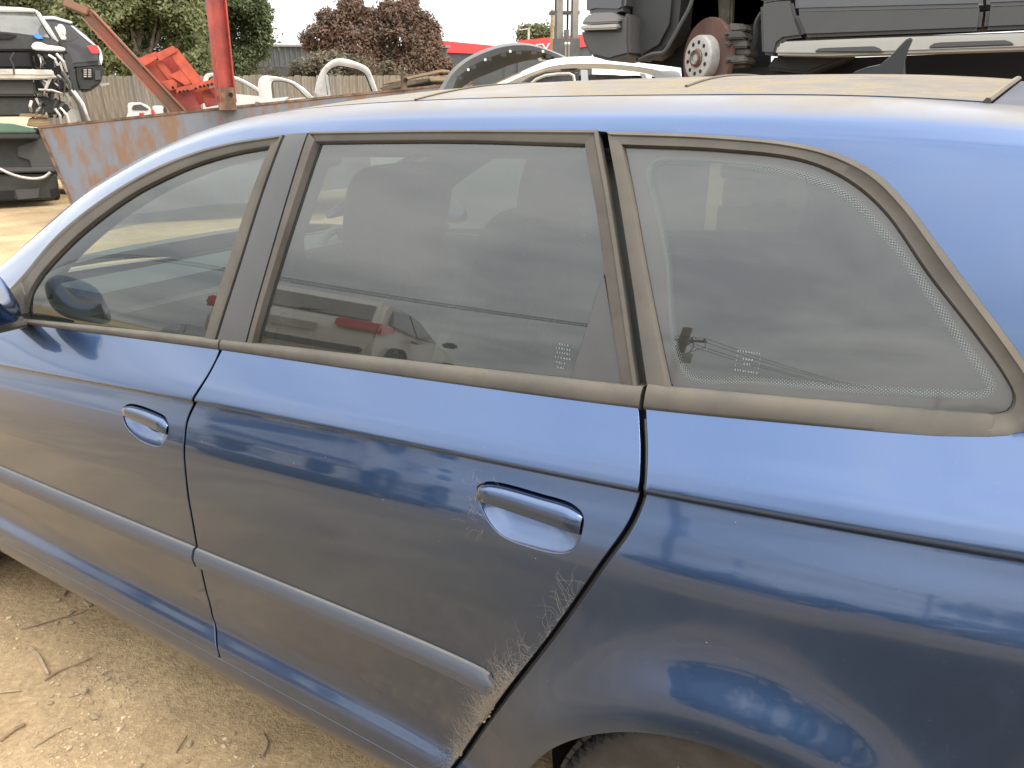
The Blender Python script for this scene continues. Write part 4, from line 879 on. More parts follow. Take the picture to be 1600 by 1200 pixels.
# ---- wrecks stacked at the left
def stack():
    f=Fr(20,11.5)
    q=f.thing('wrecked_car','lowest dark green car of the stack with its black bumper hanging loose','car')
    P=lambda n,pts,Y,d,m,b=.02:f.plate(n,pts,Y,d,m,q,bevel=b)
    P('body',[(-120,200),(88,205),(92,262),(86,300),(-120,300)],.18,3.2,M_BLACK,.05)
    P('bonnet',[(-120,196),(-20,192),(20,194),(56,202),(58,208),(-120,208)],-.05,1.0,M_GREEN)
    P('bonnet_edge',[(-120,209),(60,209),(62,217),(-120,219)],-.10,.30,M_BLACK)
    P('torn_liner',[(28,230),(64,216),(84,222),(92,262),(50,262),(46,250),(28,244)],.14,.05,M_TRIM,.0)
    P('bumper_top',[(-120,264),(86,263),(88,269),(-120,272)],-.16,.36,M_TRIM);P('bumper_skin',[(-120,274),(88,272),(92,290),(90,312),(-120,316)],-.12,.34,M_BLACK,.03)
    P('number_plate_recess',[(24,297),(62,294),(60,309),(28,312)],-.135,.03,M_TRIM,.0)
    P('bumper_vent',[(78,296),(90,294),(92,306),(80,308)],-.13,.03,M_VOID,.0);P('bumper_vent',[(-6,299),(22,297),(22,311),(-6,312)],-.13,.03,M_VOID,.0)
    for x in (-80,84):
        c=f.p(x,310,.9);wheel_at(q,(c[0],c[1],.30),.30,.2,axis=(1,0,0))
    cu=[(-30,250),(0,264),(20,273),(40,278),(58,279),(70,276),(79,269)]
    c=f.thing('grey_hose','thin grey hose drooping across the front of the lowest dark car','hose');f.tube(catmull(np.array(cu,float),30).tolist(),.022,-.22,k=8).build('hose',M_DIRTYA,c)
    for i,(lab,pts,Y,d) in enumerate((('thick timber block wedged under the white wreck',[(42,197),(46,184),(74,184),(84,198),(60,199)],.05,.35),('long thin timber plank lying on the block under the white wreck',[(30,182),(31,177),(73,178),(76,184)],.0,.5),)):
        t=f.thing('timber_block' if i==0 else 'timber_plank',lab,'timber');f.plate('timber',pts,Y,d,M_WOOD,t,bevel=.01)
    q=f.thing('wrecked_suv','white crashed car with torn off front end on top of the dark car','car')
    P('roof',[(-150,9),(-20,9),(30,11),(56,14),(60,19),(-150,16)],.95,2.4,M_WHITE)
    g=[[f.p(x0,y0,1.0),f.p(x1,y1,.35)] for (x0,y0),(x1,y1) in (((-150,16),(-170,64)),((-60,16),(-60,62)),((0,17),(0,60)),((30,18),(44,60)),((54,20),(78,60)))]
    b=MB();b.grid(np.array(g));b.build('windscreen',M_GWIN,q,fix=True)
    P('windscreen_pillar',[(53,14),(61,17),(78,42),(93,66),(88,70),(72,46)],.55,.18,M_WHITE)
    P('wiper_cowl',[(-150,60),(-30,52),(0,49),(30,52),(60,56),(84,60),(94,69),(90,78),(-150,80)],.25,.4,M_BLACK)
    P('inner_shell',[(-150,20),(50,22),(92,66),(108,84),(118,140),(-150,150)],1.05,2.2,M_VOID)
    P('wing_edge',[(48,74),(52,66),(62,65),(74,70),(98,73),(104,77),(100,80),(70,79),(54,78)],-.02,.25,M_WHITE,.015)
    P('radiator_panel',[(-150,83),(48,82),(50,106),(-150,106)],.12,.10,M_VOID)
    P('bumper_beam',[(-150,106),(40,108),(83,109),(86,122),(60,124),(-150,124)],-.20,.14,mat('bare_metal_beam',(.46,.43,.36),rough=.45,metal=.3,var=.2,vscale=6),.015)
    P('beam_groove',[(-150,114),(82,115.5),(82,116.8),(-150,115.4)],-.212,.03,M_DIRTYA,.0)
    P('lower_beam',[(-150,125),(54,125),(58,150),(-150,149)],-.05,.2,M_TRIM,.03)
    P('undertray',[(-150,150),(70,150),(104,160),(112,176),(60,182),(-150,184)],.05,1.6,M_BLACK,.03)
    b=MB();b.tube([f.p(x,y,-.22) for x,y in ((22,82),(16,92),(21,102),(22,116))],.012,6);b.build('cable',M_BLACK,q)
    b=MB();c=[(-150,58),(-8,53),(10,52),(26,55),(18,60),(-20,62),(-150,64)];P('air_intake',c,.22,.06,M_VOID,.0)
    P('blue_cloth',[(52,55),(56,51),(62,54),(68,60),(60,61),(55,59)],.20,.05,mat('blue_rag',(.05,.20,.62),rough=.8),.004)
    # crumpled metal at the broken corner
    r2=random.Random(5);ms=[M_BLACK,M_TRIM,M_DIRTYA,M_BLACK,M_ALU]
    for i in range(84):
        x=r2.uniform(48,108);y=r2.uniform(82,178);a=r2.uniform(-2.4,-.3);l=r2.uniform(6,24);Y=r2.uniform(-.18,.35)
        x2,y2=x+l*math.cos(a)*.5,y-l*math.sin(a)
        if x2>122-(0 if y2>120 else 8):x2=110
        k=r2.random()
        if k<.45:b=MB().tube([f.p(x,y,Y),f.p((x+x2)/2+r2.uniform(-3,3),(y+y2)/2,Y-.03),f.p(x2,y2,Y+.06)],r2.uniform(.008,.022),6)
        else:
            w=r2.uniform(3,9);b=f.poly([(x,y),(x+w,y+r2.uniform(-4,4)),(x2+w*.6,y2),(x2,y2+r2.uniform(-3,3))],Y,r2.uniform(.02,.06))
        b.build('bent_bracket',ms[i%5],q,fix=True)
    for i,(a_,c_,r_,m_) in enumerate((((76,86),(90,102),.018,M_WHITE),((88,84),(104,112),.020,M_DIRTYA),((66,124),(74,136),.016,M_WHITE),((98,112),(112,150),.03,M_TRIM),((104,132),(140,190),.022,M_DIRTYA),((110,140),(132,192),.03,M_TRIM),((116,142),(138,186),.016,M_WHITE),((86,170),(96,196),.02,M_DIRTYA),((94,168),(110,196),.016,M_WHITE),((60,140),(96,146),.018,M_DIRTYA))):
        MB().tube([f.p(*a_,-.12),f.p((a_[0]+c_[0])/2+3,(a_[1]+c_[1])/2-2,-.15),f.p(*c_,-.10)],r_,7).build('bent_tube',m_,q)
    P('torn_panel',[(102,178),(112,170),(128,172),(124,186),(116,194),(106,194)],-.06,.03,M_ALU,.0);P('torn_panel',[(100,86),(110,82),(114,100),(122,140),(118,150),(108,118)],.02,.03,M_BLACK,.0)
    b=MB();o=f.thing('wing_mirror','small white wing mirror on the crashed white car','mirror');c=f.p(96,48,.4)
    g=[];
    for k in np.linspace(-1,1,9):
        rr=(1-abs(k)**2.5)**.4;g.append([(c[0]+.062*rr*math.cos(t),c[1]+.06*k,c[2]+.095*rr*math.sin(t)) for t in np.linspace(0,2*math.pi,17)[:-1]])
    b.grid(np.array(g),close=True);b.build('mirror_housing',M_WHITE,o,fix=True);f.plate('mirror_stalk',[(85,42),(88,41),(96,52),(104,58),(103,62),(96,62)],.36,.06,M_WHITE,o,bevel=.006)
    f2=Fr(120,13.2);q=f2.thing('wrecked_suv','dark grey car raised behind the white wreck showing one red tail lamp','car')
    P=lambda n,pts,Y,d,m,b=.03:f2.plate(n,pts,Y,d,m,q,bevel=b)
    P('body',[(62,28),(84,28),(112,35),(135,54),(152,72),(159,86),(160,100),(118,104),(60,120)],0,1.7,M_GREY,.06)
    P('roof_edge',[(64,25),(84,25),(114,34),(112,37),(84,30),(64,30)],-.02,1.5,M_SILVER,.01)
    P('rear_pillar_trim',[(110,40),(114,40),(134,56),(154,74),(150,74),(130,58)],-.015,.05,M_SILVER,.0)
    P('side_window',[(80,36),(104,40),(124,58),(110,64),(92,66)],-.01,.03,M_DARKWIN,.0)
    P('tail_lamp',[(134,71),(150,70),(156,80),(154,84),(143,84)],-.03,.12,M_TAIL,.01)
    P('lamp_edge',[(152,70),(158,78),(161,92),(158,102),(155,92),(156,82)],-.01,.10,M_WHITE,.0)
    P('bumper_cavity',[(116,104),(152,100),(164,105),(160,120),(158,130),(140,142),(124,142),(118,126)],.05,1.2,M_BLACK,.03)
    P('bumper_bracket',[(148,110),(156,110),(158,124),(149,125)],.02,.08,M_TRIM,.0)
    P('exhaust_tip',[(156,131),(170,129),(171,132),(158,135)],-.02,.1,M_ALU,.0)
    P('vent_grille',[(128,107),(145,107),(146,123),(131,123)],.03,.02,M_VOID,.0)
    for i in range(2):
        for j in range(4):x0=130.5+i*7;y0=108+j*3.4;P('vent_slot',[(x0,y0),(x0+5,y0),(x0+5.2,y0+2.4),(x0+.4,y0+2.4)],.02,.02,M_ALU,.0)
    for x in (70,120):
        t=MB().box(f2.p(x,0,.8)[:2]+(.38,),(.5,1.4,.76));t.build('oil_drum_stand',M_RUSTB,q,bevel=.02)
stack()

# ---- paling fence
def fence():
    f=Fr(290,17.2);q=f.thing('paling_fence','weathered grey timber paling fence behind the bin and beneath the trees','fence')
    ms=[mat('weathered_paling_%s'%n,c,rough=.9,var=.3,vscale=3,stretch=(6,6,.7)) for n,c in (('light',(.17,.15,.122)),('grey',(.145,.13,.110)),('brown',(.155,.13,.10)))]
    x0=f.p(60,150)[0];x1=f.p(700,150)[0];r=random.Random(3);me={}
    x=x0;base=None;k=0
    while x<x1:
        w=.166;h=2.10+r.uniform(-.035,.035);m=r.choice(ms);key=(m.name,k%3)
        if key not in me:
            b=MB();b.prism([(-w/2,-.009,0),(w/2,-.009,0),(w/2,-.009,2.1),(w/2-.03,-.009,2.12),(-w/2+.02,-.009,2.125),(-w/2,-.009,2.09)],[(-w/2,.009,0),(w/2,.009,0),(w/2,.009,2.1),(w/2-.03,.009,2.12),(-w/2+.02,.009,2.125),(-w/2,.009,2.09)]);o=b.build('paling',m,q,smooth=False,fix=True);me[key]=o.data
        else:o=link('paling',me[key],None,q)
        o.location=(x,r.uniform(-.006,.006)+(.012 if k%2 else -.004),r.uniform(-.02,.02));o.rotation_euler=(0,r.uniform(-.003,.003),r.uniform(-.05,.05));x+=w-.004+r.uniform(-.002,.004);k+=1
    for z in (.45,1.55):MB().box(((x0+x1)/2,.065,z),(x1-x0,.045,.09)).build('rail',ms[1],q)
    x=x0
    while x<x1:MB().box((x,.14,1.0),(.1,.1,2.0)).build('post',ms[2],q);x+=2.4
    MB().box(((x0+x1)/2,-.03,1.62),(.0,.0,.0)) if False else None
fence()

# ---- trees and bushes: trunk, limbs and thousands of leaf faces in clumps
def leafmat(name,c,c2,tr=.25):
    m=bpy.data.materials.new(name);m.use_nodes=True;nt=m.node_tree;N=nt.nodes;L=nt.links;b=N['Principled BSDF'];b.inputs['Roughness'].default_value=.6;b.inputs['Specular IOR Level'].default_value=.25
    tc=N.new('ShaderNodeTexCoord');n=N.new('ShaderNodeTexNoise');n.inputs['Scale'].default_value=1.1;n.inputs['Detail'].default_value=8;n.inputs['Roughness'].default_value=.8;L.new(tc.outputs['Object'],n.inputs[0])
    r=N.new('ShaderNodeValToRGB');e=r.color_ramp.elements;e[0].position=.36;e[1].position=.64;e[0].color=(*c,1);e[1].color=(*c2,1);L.new(n.outputs[0],r.inputs[0]);L.new(r.outputs[0],b.inputs['Base Color'])
    t=N.new('ShaderNodeBsdfTranslucent');L.new(r.outputs[0],t.inputs[0]);mx=N.new('ShaderNodeMixShader');mx.inputs[0].default_value=tr;out=N['Material Output'];L.new(b.outputs[0],mx.inputs[1]);L.new(t.outputs[0],mx.inputs[2]);L.new(mx.outputs[0],out.inputs[0]);return m
M_BARK=mat('grey_brown_bark',(.10,.075,.055),rough=.95,var=.4,vscale=6,bump=.02,bscale=14)
def crown(lobes,n,leaf,seed,flat=1.0,clump=16):
    """lobes=[(x,y,z,rx,ry,rz)]; leaf faces gathered in twig clumps near each lobe's shell"""
    g=np.random.default_rng(seed);L=np.array(lobes,float);vol=(L[:,3]*L[:,4]*L[:,5])**.66;pr=vol/vol.sum();nc=n//clump
    i=g.choice(len(L),nc,p=pr);d=g.normal(size=(nc,3));d/=np.linalg.norm(d,axis=1)[:,None];rad=np.cbrt(g.uniform(.25,1.,nc))*(1+.12*np.sin(d[:,0]*7+i)*np.sin(d[:,2]*9+i*2))
    c=L[i,:3]+d*rad[:,None]*L[i,3:6]
    # thin the crown a little with a lumpy mask so that gaps open
    ph=g.uniform(0,6,9);msk=np.sin(c[:,0]*2.6+ph[0])+np.sin(c[:,1]*2.4+ph[1])+np.sin(c[:,2]*2.9+ph[2]);keep=msk>-1.0;c=c[keep];d=d[keep]
    k=len(c);C=np.repeat(c,clump,0)+g.normal(size=(k*clump,3))*leaf*1.25*np.array([1,1,.8]);D=np.repeat(d,clump,0)
    nrm=D*.6+g.normal(size=C.shape)*.6+np.array([0,0,.35]);nrm/=np.linalg.norm(nrm,axis=1)[:,None];a=np.cross(nrm,g.normal(size=C.shape));a/=np.linalg.norm(a,axis=1)[:,None];b=np.cross(nrm,a)
    s=leaf*g.uniform(.5,1.15,len(C))[:,None];V=np.stack([C-a*s,C-b*s*.42+nrm*s*.1,C+a*s,C+b*s*.42+nrm*s*.1],1).reshape(-1,3)
    m=len(C);me=bpy.data.meshes.new('crown');me.vertices.add(4*m);me.vertices.foreach_set('co',V.ravel());me.loops.add(4*m);me.loops.foreach_set('vertex_index',np.arange(4*m,dtype=np.int32));me.polygons.add(m);me.polygons.foreach_set('loop_start',np.arange(0,4*m,4,dtype=np.int32));me.update(calc_edges=True);return me
def tree(px,D,label,name,lobes,n,leaf,m,seed,trunk_r=.16,cat='tree',group=None,clump=16):
    """lobes given as picture positions at the tree's own distance: (px,py,radius px, depth factor)"""
    f=Fr(px,D);q=f.thing(name,label,cat,group);Ls=[];sc=D/FPX
    for (x,y,rx,ry,Y) in lobes:
        p=f.p(x,y,Y);Ls.append((p[0],p[1],p[2],rx*sc,.5*(rx+ry)*sc,ry*sc))
    o=link('crown',crown(Ls,n,leaf,seed,clump=clump),m,q)
    b=MB();hub=(0,.0,max(.5,min(l[2]-.2*l[5] for l in Ls)));b.tube([(0,0,-.1),(.05,.02,hub[2]*.5),hub],[trunk_r*1.25,trunk_r,trunk_r*.8],9);t=b.build('trunk',M_BARK,q)
    b=MB()
    for l in Ls:b.tube([hub,((hub[0]+l[0])/2+.1,(hub[1]+l[1])/2,(hub[2]+l[2])/2),(l[0],l[1],l[2]+l[5]*.5)],[trunk_r*.6,trunk_r*.35,trunk_r*.10],6)
    b.build('limbs',M_BARK,t)
    return q
LG=leafmat('olive_leaf',(.125,.150,.062),(.25,.255,.125),.4);LD=leafmat('dark_green_leaf',(.060,.080,.038),(.130,.150,.070),.3);LR=leafmat('bronze_red_leaf',(.098,.088,.056),(.215,.118,.092),.35);LB=leafmat('dry_bush_leaf',(.095,.095,.06),(.19,.155,.105),.3);LF=leafmat('pale_far_leaf',(.11,.125,.06),(.17,.17,.09))
tree(60,20.5,'broad olive green tree above the left end of the paling fence','leafy_tree',[(20,-40,80,60,.5),(-60,20,80,80,.8),(90,-10,70,60,.2),(60,60,60,55,.6),(-20,90,70,60,.9),(120,60,40,50,.0),(120,105,34,40,-.3),(150,150,18,26,-.5),(-110,-60,90,70,.6)],62000,.080,LG,11)
tree(215,20,'large yellowish green tree standing right behind the orange steel frame','leafy_tree',[(170,-20,70,60,.4),(225,-10,70,55,.3),(205,50,66,56,-.1),(250,60,56,56,-.2),(270,25,46,50,.0),(285,85,40,34,-.3),(190,100,60,40,.3),(140,30,50,56,.2),(300,100,28,24,-.2),(230,-80,90,60,.4)],80000,.075,LG,12)
tree(350,24,'dark green tree between the red post and the dark shed','leafy_tree',[(330,0,56,50,.3),(375,20,42,46,.1),(390,55,32,38,-.1),(360,85,34,34,-.2),(320,60,40,46,.4),(395,20,24,34,0),(375,110,22,20,-.2),(330,-50,70,50,.3),(335,115,30,26,0)],56000,.080,LD,13)
tree(585,27,'bronze red leaved tree in front of the red roofed building','bronze_tree',[(525,42,26,22,.2),(500,60,22,18,.0),(552,18,20,16,.3),(585,38,26,22,.3),(625,24,24,18,.1),(652,40,24,22,.1),(668,66,20,22,.0),(625,72,36,30,-.2),(560,72,36,28,-.1),(515,92,30,24,.0),(600,108,50,28,-.3),(660,100,28,26,-.3),(688,104,16,14,-.3),(542,4,12,9,.3),(640,6,12,9,.2),(484,66,10,11,0),(640,126,50,20,-.4),(510,28,12,10,.2),(606,12,12,9,.2),(676,44,10,9,0),(560,105,40,26,-.1),(700,112,14,9,-.3)],62000,.080,LR,14,clump=12)
tree(470,21,'low dry brown green bush along the fence below the dark shed','garden_bush',[(440,130,36,26,.0),(480,122,40,26,.1),(520,118,40,34,.0),(560,125,40,34,-.1),(600,128,36,30,.0),(500,140,60,30,-.3),(560,145,50,26,-.2),(420,140,20,20,0)],30000,.07,LB,15,trunk_r=.06,cat='bush')
tree(840,80,'small pale tree far beyond the red fascia','far_tree',[(822,52,12,8,0),(836,52,12,8,.5),(850,50,12,9,0),(860,52,10,8,.5)],3500,.26,LF,16,trunk_r=.15)

# ---- buildings in the distance
def sheds():
    ms=mat('dark_corrugated_wall',(.050,.056,.060),rough=.6,var=.1,vscale=2)
    f=Fr(450,48);q=f.thing('dark_shed','dark charcoal corrugated shed wall behind the trees','building')
    x0=f.p(330,100)[0];x1=f.p(700,100)[0];zt=f.p(450,73)[2];zm=f.p(450,105)[2]
    n=180;g=[];
    for k in range(n+1):
        x=x0+(x1-x0)*k/n;dy=.035*(1 if k%4 in(0,1) else -1);g.append([(x,dy,zm),(x,dy,zt)])
    b=MB();b.grid(np.array(g));b.build('wall',ms,q,smooth=False);MB().box(((x0+x1)/2,.1,zm/2),(x1-x0,.2,zm)).build('lower_wall',mat('dark_brick_base',(.035,.034,.034),rough=.8),q)
    MB().box(((x0+x1)/2,3,zt+.06),(x1-x0+.3,6.4,.12)).build('roof',mat('grey_roof_sheet',(.16,.16,.16),rough=.5),q);MB().box(((x0+x1)/2,6,zt/2),(x1-x0,.2,zt)).build('wall',ms,q)
    f=Fr(740,56);q=f.thing('red_roofed_shop','low dark shop with a long red fascia, white lettering at its right end','building')
    mr=mat('bright_red_fascia',(.62,.040,.042),rough=.45)
    a=[f.p(676,62),f.p(800,75),f.p(800,88),f.p(676,80)]
    f.plate('fascia',[(676,62),(790,73),(790,86),(676,81)],0,.5,mr,q);f.plate('wall',[(676,81),(790,86),(790,175),(676,175)],.15,6,ms,q)
    f.plate('fascia',[(809,63.5),(925,52),(925,72),(809,84)],-.2,.5,mr,q);f.plate('wall',[(809,84),(925,72),(925,175),(809,175)],-.05,6,ms,q);f.plate('wall',[(788,74),(811,66),(811,175),(788,175)],.1,5,ms,q)
    cu=bpy.data.curves.new('fascia_letters','FONT');cu.body='EVE';cu.size=1.;cu.extrude=.03;o=bpy.data.objects.new('tmp',cu);COL.objects.link(o)
    dg=bpy.context.evaluated_depsgraph_get();me=bpy.data.meshes.new_from_object(o.evaluated_get(dg));bpy.data.objects.remove(o)
    p0=Vector(f.p(836,80,-.25));p1=Vector(f.p(869,77,-.25));w=max(v.co.x for v in me.vertices);h=max(v.co.y for v in me.vertices);ht=f.p(850,67.5)[2]-f.p(850,78)[2]
    sl=(p1.z-p0.z)/(p1.x-p0.x)
    for v in me.vertices:
        x=v.co.x/w*(p1.x-p0.x);v.co=Vector((p0.x+x,p0.y-v.co.z,p0.z+v.co.y/h*ht+x*sl))
    link('fascia_letters',me,mat('white_letter',(.8,.8,.78),rough=.5),q)
    f=Fr(826,75);q=f.thing('street_pole','thin grey street pole far off by the pale tree','pole');p=f.p(826,44);MB().tube([(p[0],0,0),p],.10,8).build('pole',M_DIRTYA,q);MB().tube([(p[0]-.9,0,p[2]-.15),(p[0]+.1,0,p[2]-.05)],.05,6).build('arm',M_DIRTYA,q)
    f=Fr(863,30);q=f.thing('timber_pole','short brown timber pole left of the forklift mast','pole');MB().tube([f.p(863,160),f.p(863,15)],.075,10).build('pole',M_WOOD,q);f.bar((857,22),(872,22),.06,.06).build('crossarm',M_WOOD,q)
sheds()

# ---- forklift with its mast up
def forklift():
    f=Fr(888,9.0);q=f.thing('forklift','forklift with tall dark mast standing beyond the silver car','forklift')
    mm=mat('dark_mast_steel',(.075,.072,.068),rough=.55,var=.2,vscale=5);mi=mat('greasy_inner_mast',(.20,.18,.15),rough=.5,var=.2,vscale=5)
    for x0,x1 in ((866.5,880),(891.5,904.5)):
        p0=f.p(x0,21);p1=f.p(x1,21);w=p1[0]-p0[0];c=(p0[0]+p1[0])/2
        for nm,dx,sx,dy,sy in (('outer_channel',-w/2+.012,.024,0,.16),('outer_channel',w*.05,w*.9,.07,.02)):MB().box((c+dx,dy,p0[2]/2+.1),(sx,sy,p0[2]-.2)).build(nm,mm,q,bevel=.003)
        MB().box((c+w*.12,-.03,p0[2]/2+1.3),(w*.72,.10,p0[2]+1.6)).build('inner_channel',mi,q,bevel=.004)
    for x in (868,887,894):p=f.p(x,10);MB().tube([(p[0],.05,.4),(p[0],.05,p[2]+2.2)],.014,6).build('lift_chain',mm,q)
    z=f.p(880,20)[2];a=f.p(858,20)[0];c=f.p(906,20)[0];MB().box(((a+c)/2,.02,z),(c-a,.06,.035)).build('cross_tie',mm,q)
    z=f.p(880,62)[2];a=f.p(864,62)[0];c=f.p(906,62)[0]
    MB().box(((a+c)/2,-.13,z-.12),(c-a,.05,.24)).build('fork_carriage',mm,q,bevel=.005);MB().box((f.p(885,57)[0],-.1,f.p(885,57)[2]),(.06,.08,.12)).build('chain_anchor',mm,q)
    for x in (884,889):
        p=f.p(x,68,-.3);MB().tube([(p[0],-.3,p[2]-.18),(p[0],-.3,p[2])],.008,6).build('lever',mi,q);MB().lathe([(0,.018),(.014,.010),(.016,0),(.010,-.012),(0,-.014)],(p[0],-.3,p[2]),k=10).build('lever_knob',M_WHITE,q)
    yel=mat('faded_yellow_paint',(.45,.32,.05),rough=.5)
    MB().box((0.05,1.3,.62),(1.0,1.5,.7)).build('chassis',yel,q,bevel=.05);MB().box((.05,2.2,.75),(1.0,.5,.9)).build('counterweight',yel,q,bevel=.08)
    for x in (-.45,.55):
        for y in (.55,1.95):wheel_at(q,(x,y,.3),.30,.2,axis=(1,0,0))
        MB().tube([(x*.85,.75,.9),(x*.85,.85,1.35)],.03,8).build('guard_post',yel,q)
    MB().box((.05,1.5,1.08),(.5,.5,.12)).build('seat',M_INT,q,bevel=.04)
forklift()

# ---- pile of timber and the black bumper cover
def pile():
    f=Fr(640,12.0);
    for i,(lab,pts,Y,d) in enumerate((('upper weathered plank sloping up to the right behind the bin edge',[(596,133),(612,125),(690,108),(704,110),(704,114),(690,113),(612,130)],.0,.25),('short thick plank end beside the black bumper cover',[(671,121),(700,117),(712,119),(702,127),(672,127)],-.2,.3),('dark plank lying low behind the bin edge',[(592,138),(620,128),(672,122),(672,127),(630,136),(600,142)],-.1,.25))):
        q=f.thing('timber_plank',lab,'plank');f.plate('plank',pts,Y,d,M_WOOD if i<2 else mat('dark_old_wood',(.11,.085,.06),rough=.9,var=.3,vscale=4),q,bevel=.01)
    q=f.thing('scrap_heap','heap of dark car scrap between the bin end and the black bumper cover','scrap heap');f.plate('dark_panel',[(600,140),(640,132),(680,123),(720,126),(720,200),(600,200)],.3,1.2,M_BLACK,q,bevel=.03);f.plate('pale_curved_panel',[(630,146),(650,138),(680,132),(700,136),(690,150),(640,152)],.05,.2,M_SILVER,q,bevel=.02);f.plate('bright_scrap',[(652,130),(664,127),(666,129),(654,132)],-.05,.05,M_WOOD,q)
    f=Fr(790,6.6);q=f.thing('bumper_cover','black plastic bumper cover standing upside down in an arch','bumper')
    mp=mat('grey_black_bumper_skin',(.060,.061,.060),rough=.5,dust=.35,dustcol=(.2,.185,.165),dbase=.12,dlo=-.2)
    o=catmull(np.array([(676,152),(688,136),(702,114),(722,95),(750,80),(785,69),(818,67),(845,73),(872,83),(893,93),(912,104)],float),70)
    i=catmull(np.array([(700,152),(706,140),(716,121),(735,105),(760,92),(790,82),(815,79),(838,80),(858,86),(880,97),(900,108)],float),70)
    k=catmull(np.array([(706,156),(716,142),(738,126),(766,114),(796,102),(822,95),(842,93),(856,96),(866,103),(880,112),(896,118)],float),70)
    W=lambda c,Y:np.array([f.p(x,y,Y) for x,y in c])
    def sh(P,Y):Q=P.copy();Q[:,1]+=Y;return Q
    A=W(o,.0);Bi=W(i,-.03);g=np.array([sh(A*1.0+[0,0,-.02],.50),sh(A,.36),sh(A+[0,0,.012],.16),A,A*.6+Bi*.4+[0,-.035,.004],Bi])
    b=MB();b.grid(g);b.build('bumper_skin',mp,q,fix=True,angle=60)
    Ki=W(k,.34);b=MB();b.grid(np.array([Bi,Bi+[0,.10,-.006],W(i,.20)*.5+W(k,.20)*.5,Ki]));b.build('inner_face',M_BLACK,q,fix=True,angle=60)
    for t in (.16,.28,.40,.5,.6,.7,.8):
        p=Bi[int(t*69)];MB().box((p[0],p[1]+.02,p[2]-.012),(.05,.05,.035)).build('clip_tab',M_BLACK,q,bevel=.004)
    for t in (.22,.36,.53,.74):
        p=Bi[int(t*69)];MB().box((p[0]+.02,p[1]-.012,p[2]+.004),(.022,.02,.022)).build('white_clip',M_WHITE,q,bevel=.004)
    f.plate('bracket',[(840,91),(846,90),(846,93),(862,94),(862,97),(842,95)],.0,.02,M_ALU,q);f.plate('fog_lamp_hole',[(846,86),(866,88),(872,97),(852,92)],.02,.02,M_VOID,q)
pile()

# ---- silver car
def silver():
    f=Fr(930,5.6);q=f.thing('parked_car','silver car with dark windows, only its roof showing over the blue car','car')
    top=catmull(np.array([(735,150),(775,132),(805,119),(830,108),(850,100),(872,95.5),(900,93.5),(940,93.5),(985,96.5),(1020,101),(1045,106),(1060,112),(1066,124),(1075,150)],float),60)
    F=np.array([f.p(x,y,0) for x,y in top]);zr=F[:,2].max()
    g=[];W=1.42
    for k in np.linspace(0,1,15):
        a=2*k-1;cr=.055*(1-a*a)
        e=min(k,1-k);g.append(F+np.array([0,k*W,0])+np.array([0,0,cr]))
    b=MB();b.grid(np.array(g)[:,13:59]);b.build('roof',M_SILVER,q,fix=True)
    g=np.array(g);b=MB();b.grid(g[2:-2,:16]);b.build('windscreen',M_GWIN,q,fix=True)
    low=[(1110,290),(560,290),(560,200),(700,166)]
    # cant rail around the windows
    wn=catmull(np.array([(806,140),(815,128),(832,118),(852,111),(880,107.5),(912,106.5),(960,108),(1000,113),(1024,121),(1030,134)],float),60)
    I=np.array([f.p(x,y,-.01) for x,y in wn]);b=MB();b.grid(np.array([F+[0,.02,.004],F+[0,-.015,-.006],F*.55+I*.45+[0,-.02,0],I]));b.build('cant_rail',M_SILVER,q,fix=True)
    f.plate('lower_body',[(1100,140),(1112,250),(1100,375),(585,375),(575,240),(600,180),(740,146),(800,140)],-.06,W+.12,M_SILVER,q,bevel=.05)
    f.plate('side_window',[(812,145),(824,131),(840,122),(858,116),(905,113.5),(905,145)],.015,.02,M_DARKWIN,q);f.plate('side_window',[(921,145),(921,116),(960,117),(1000,121),(1012,132),(1014,145)],.015,.02,M_DARKWIN,q);f.plate('quarter_window',[(1018,119),(1034,122),(1040,134),(1022,140)],.0,.02,M_DARKWIN,q)
    f.plate('door_frame',[(907,109),(918,109),(921,145),(909,145)],-.012,.05,M_SILVER,q,bevel=.004);f.plate('door_frame',[(1000,114),(1008,115),(1018,140),(1011,142)],-.012,.05,M_SILVER,q,bevel=.004)
    b=MB();c=[(828,132),(838,124),(852,118),(872,115.5),(890,115),(896,118),(900,140)];b.tube([f.p(x,y,-.005) for x,y in c],.012,6);b.build('window_seal',M_DIRTYA,q)
    f.plate('window_seal',[(811,140),(818,129),(834,119),(854,112.5),(905,109.5),(905,112.5),(858,115),(840,121),(824,130),(814,143)],-.006,.03,M_BLACK,q)
    f.plate('inner_shell',[(800,150),(860,118),(1000,118),(1040,150)],.10,W-.2,M_VOID,q)
    for x in (690,1010):
        c=f.p(x,200,.1);wheel_at(q,(c[0],.1,.31),.31,.2)
        wheel_at(q,(c[0],W-.1,.31),.31,.2)
silver()

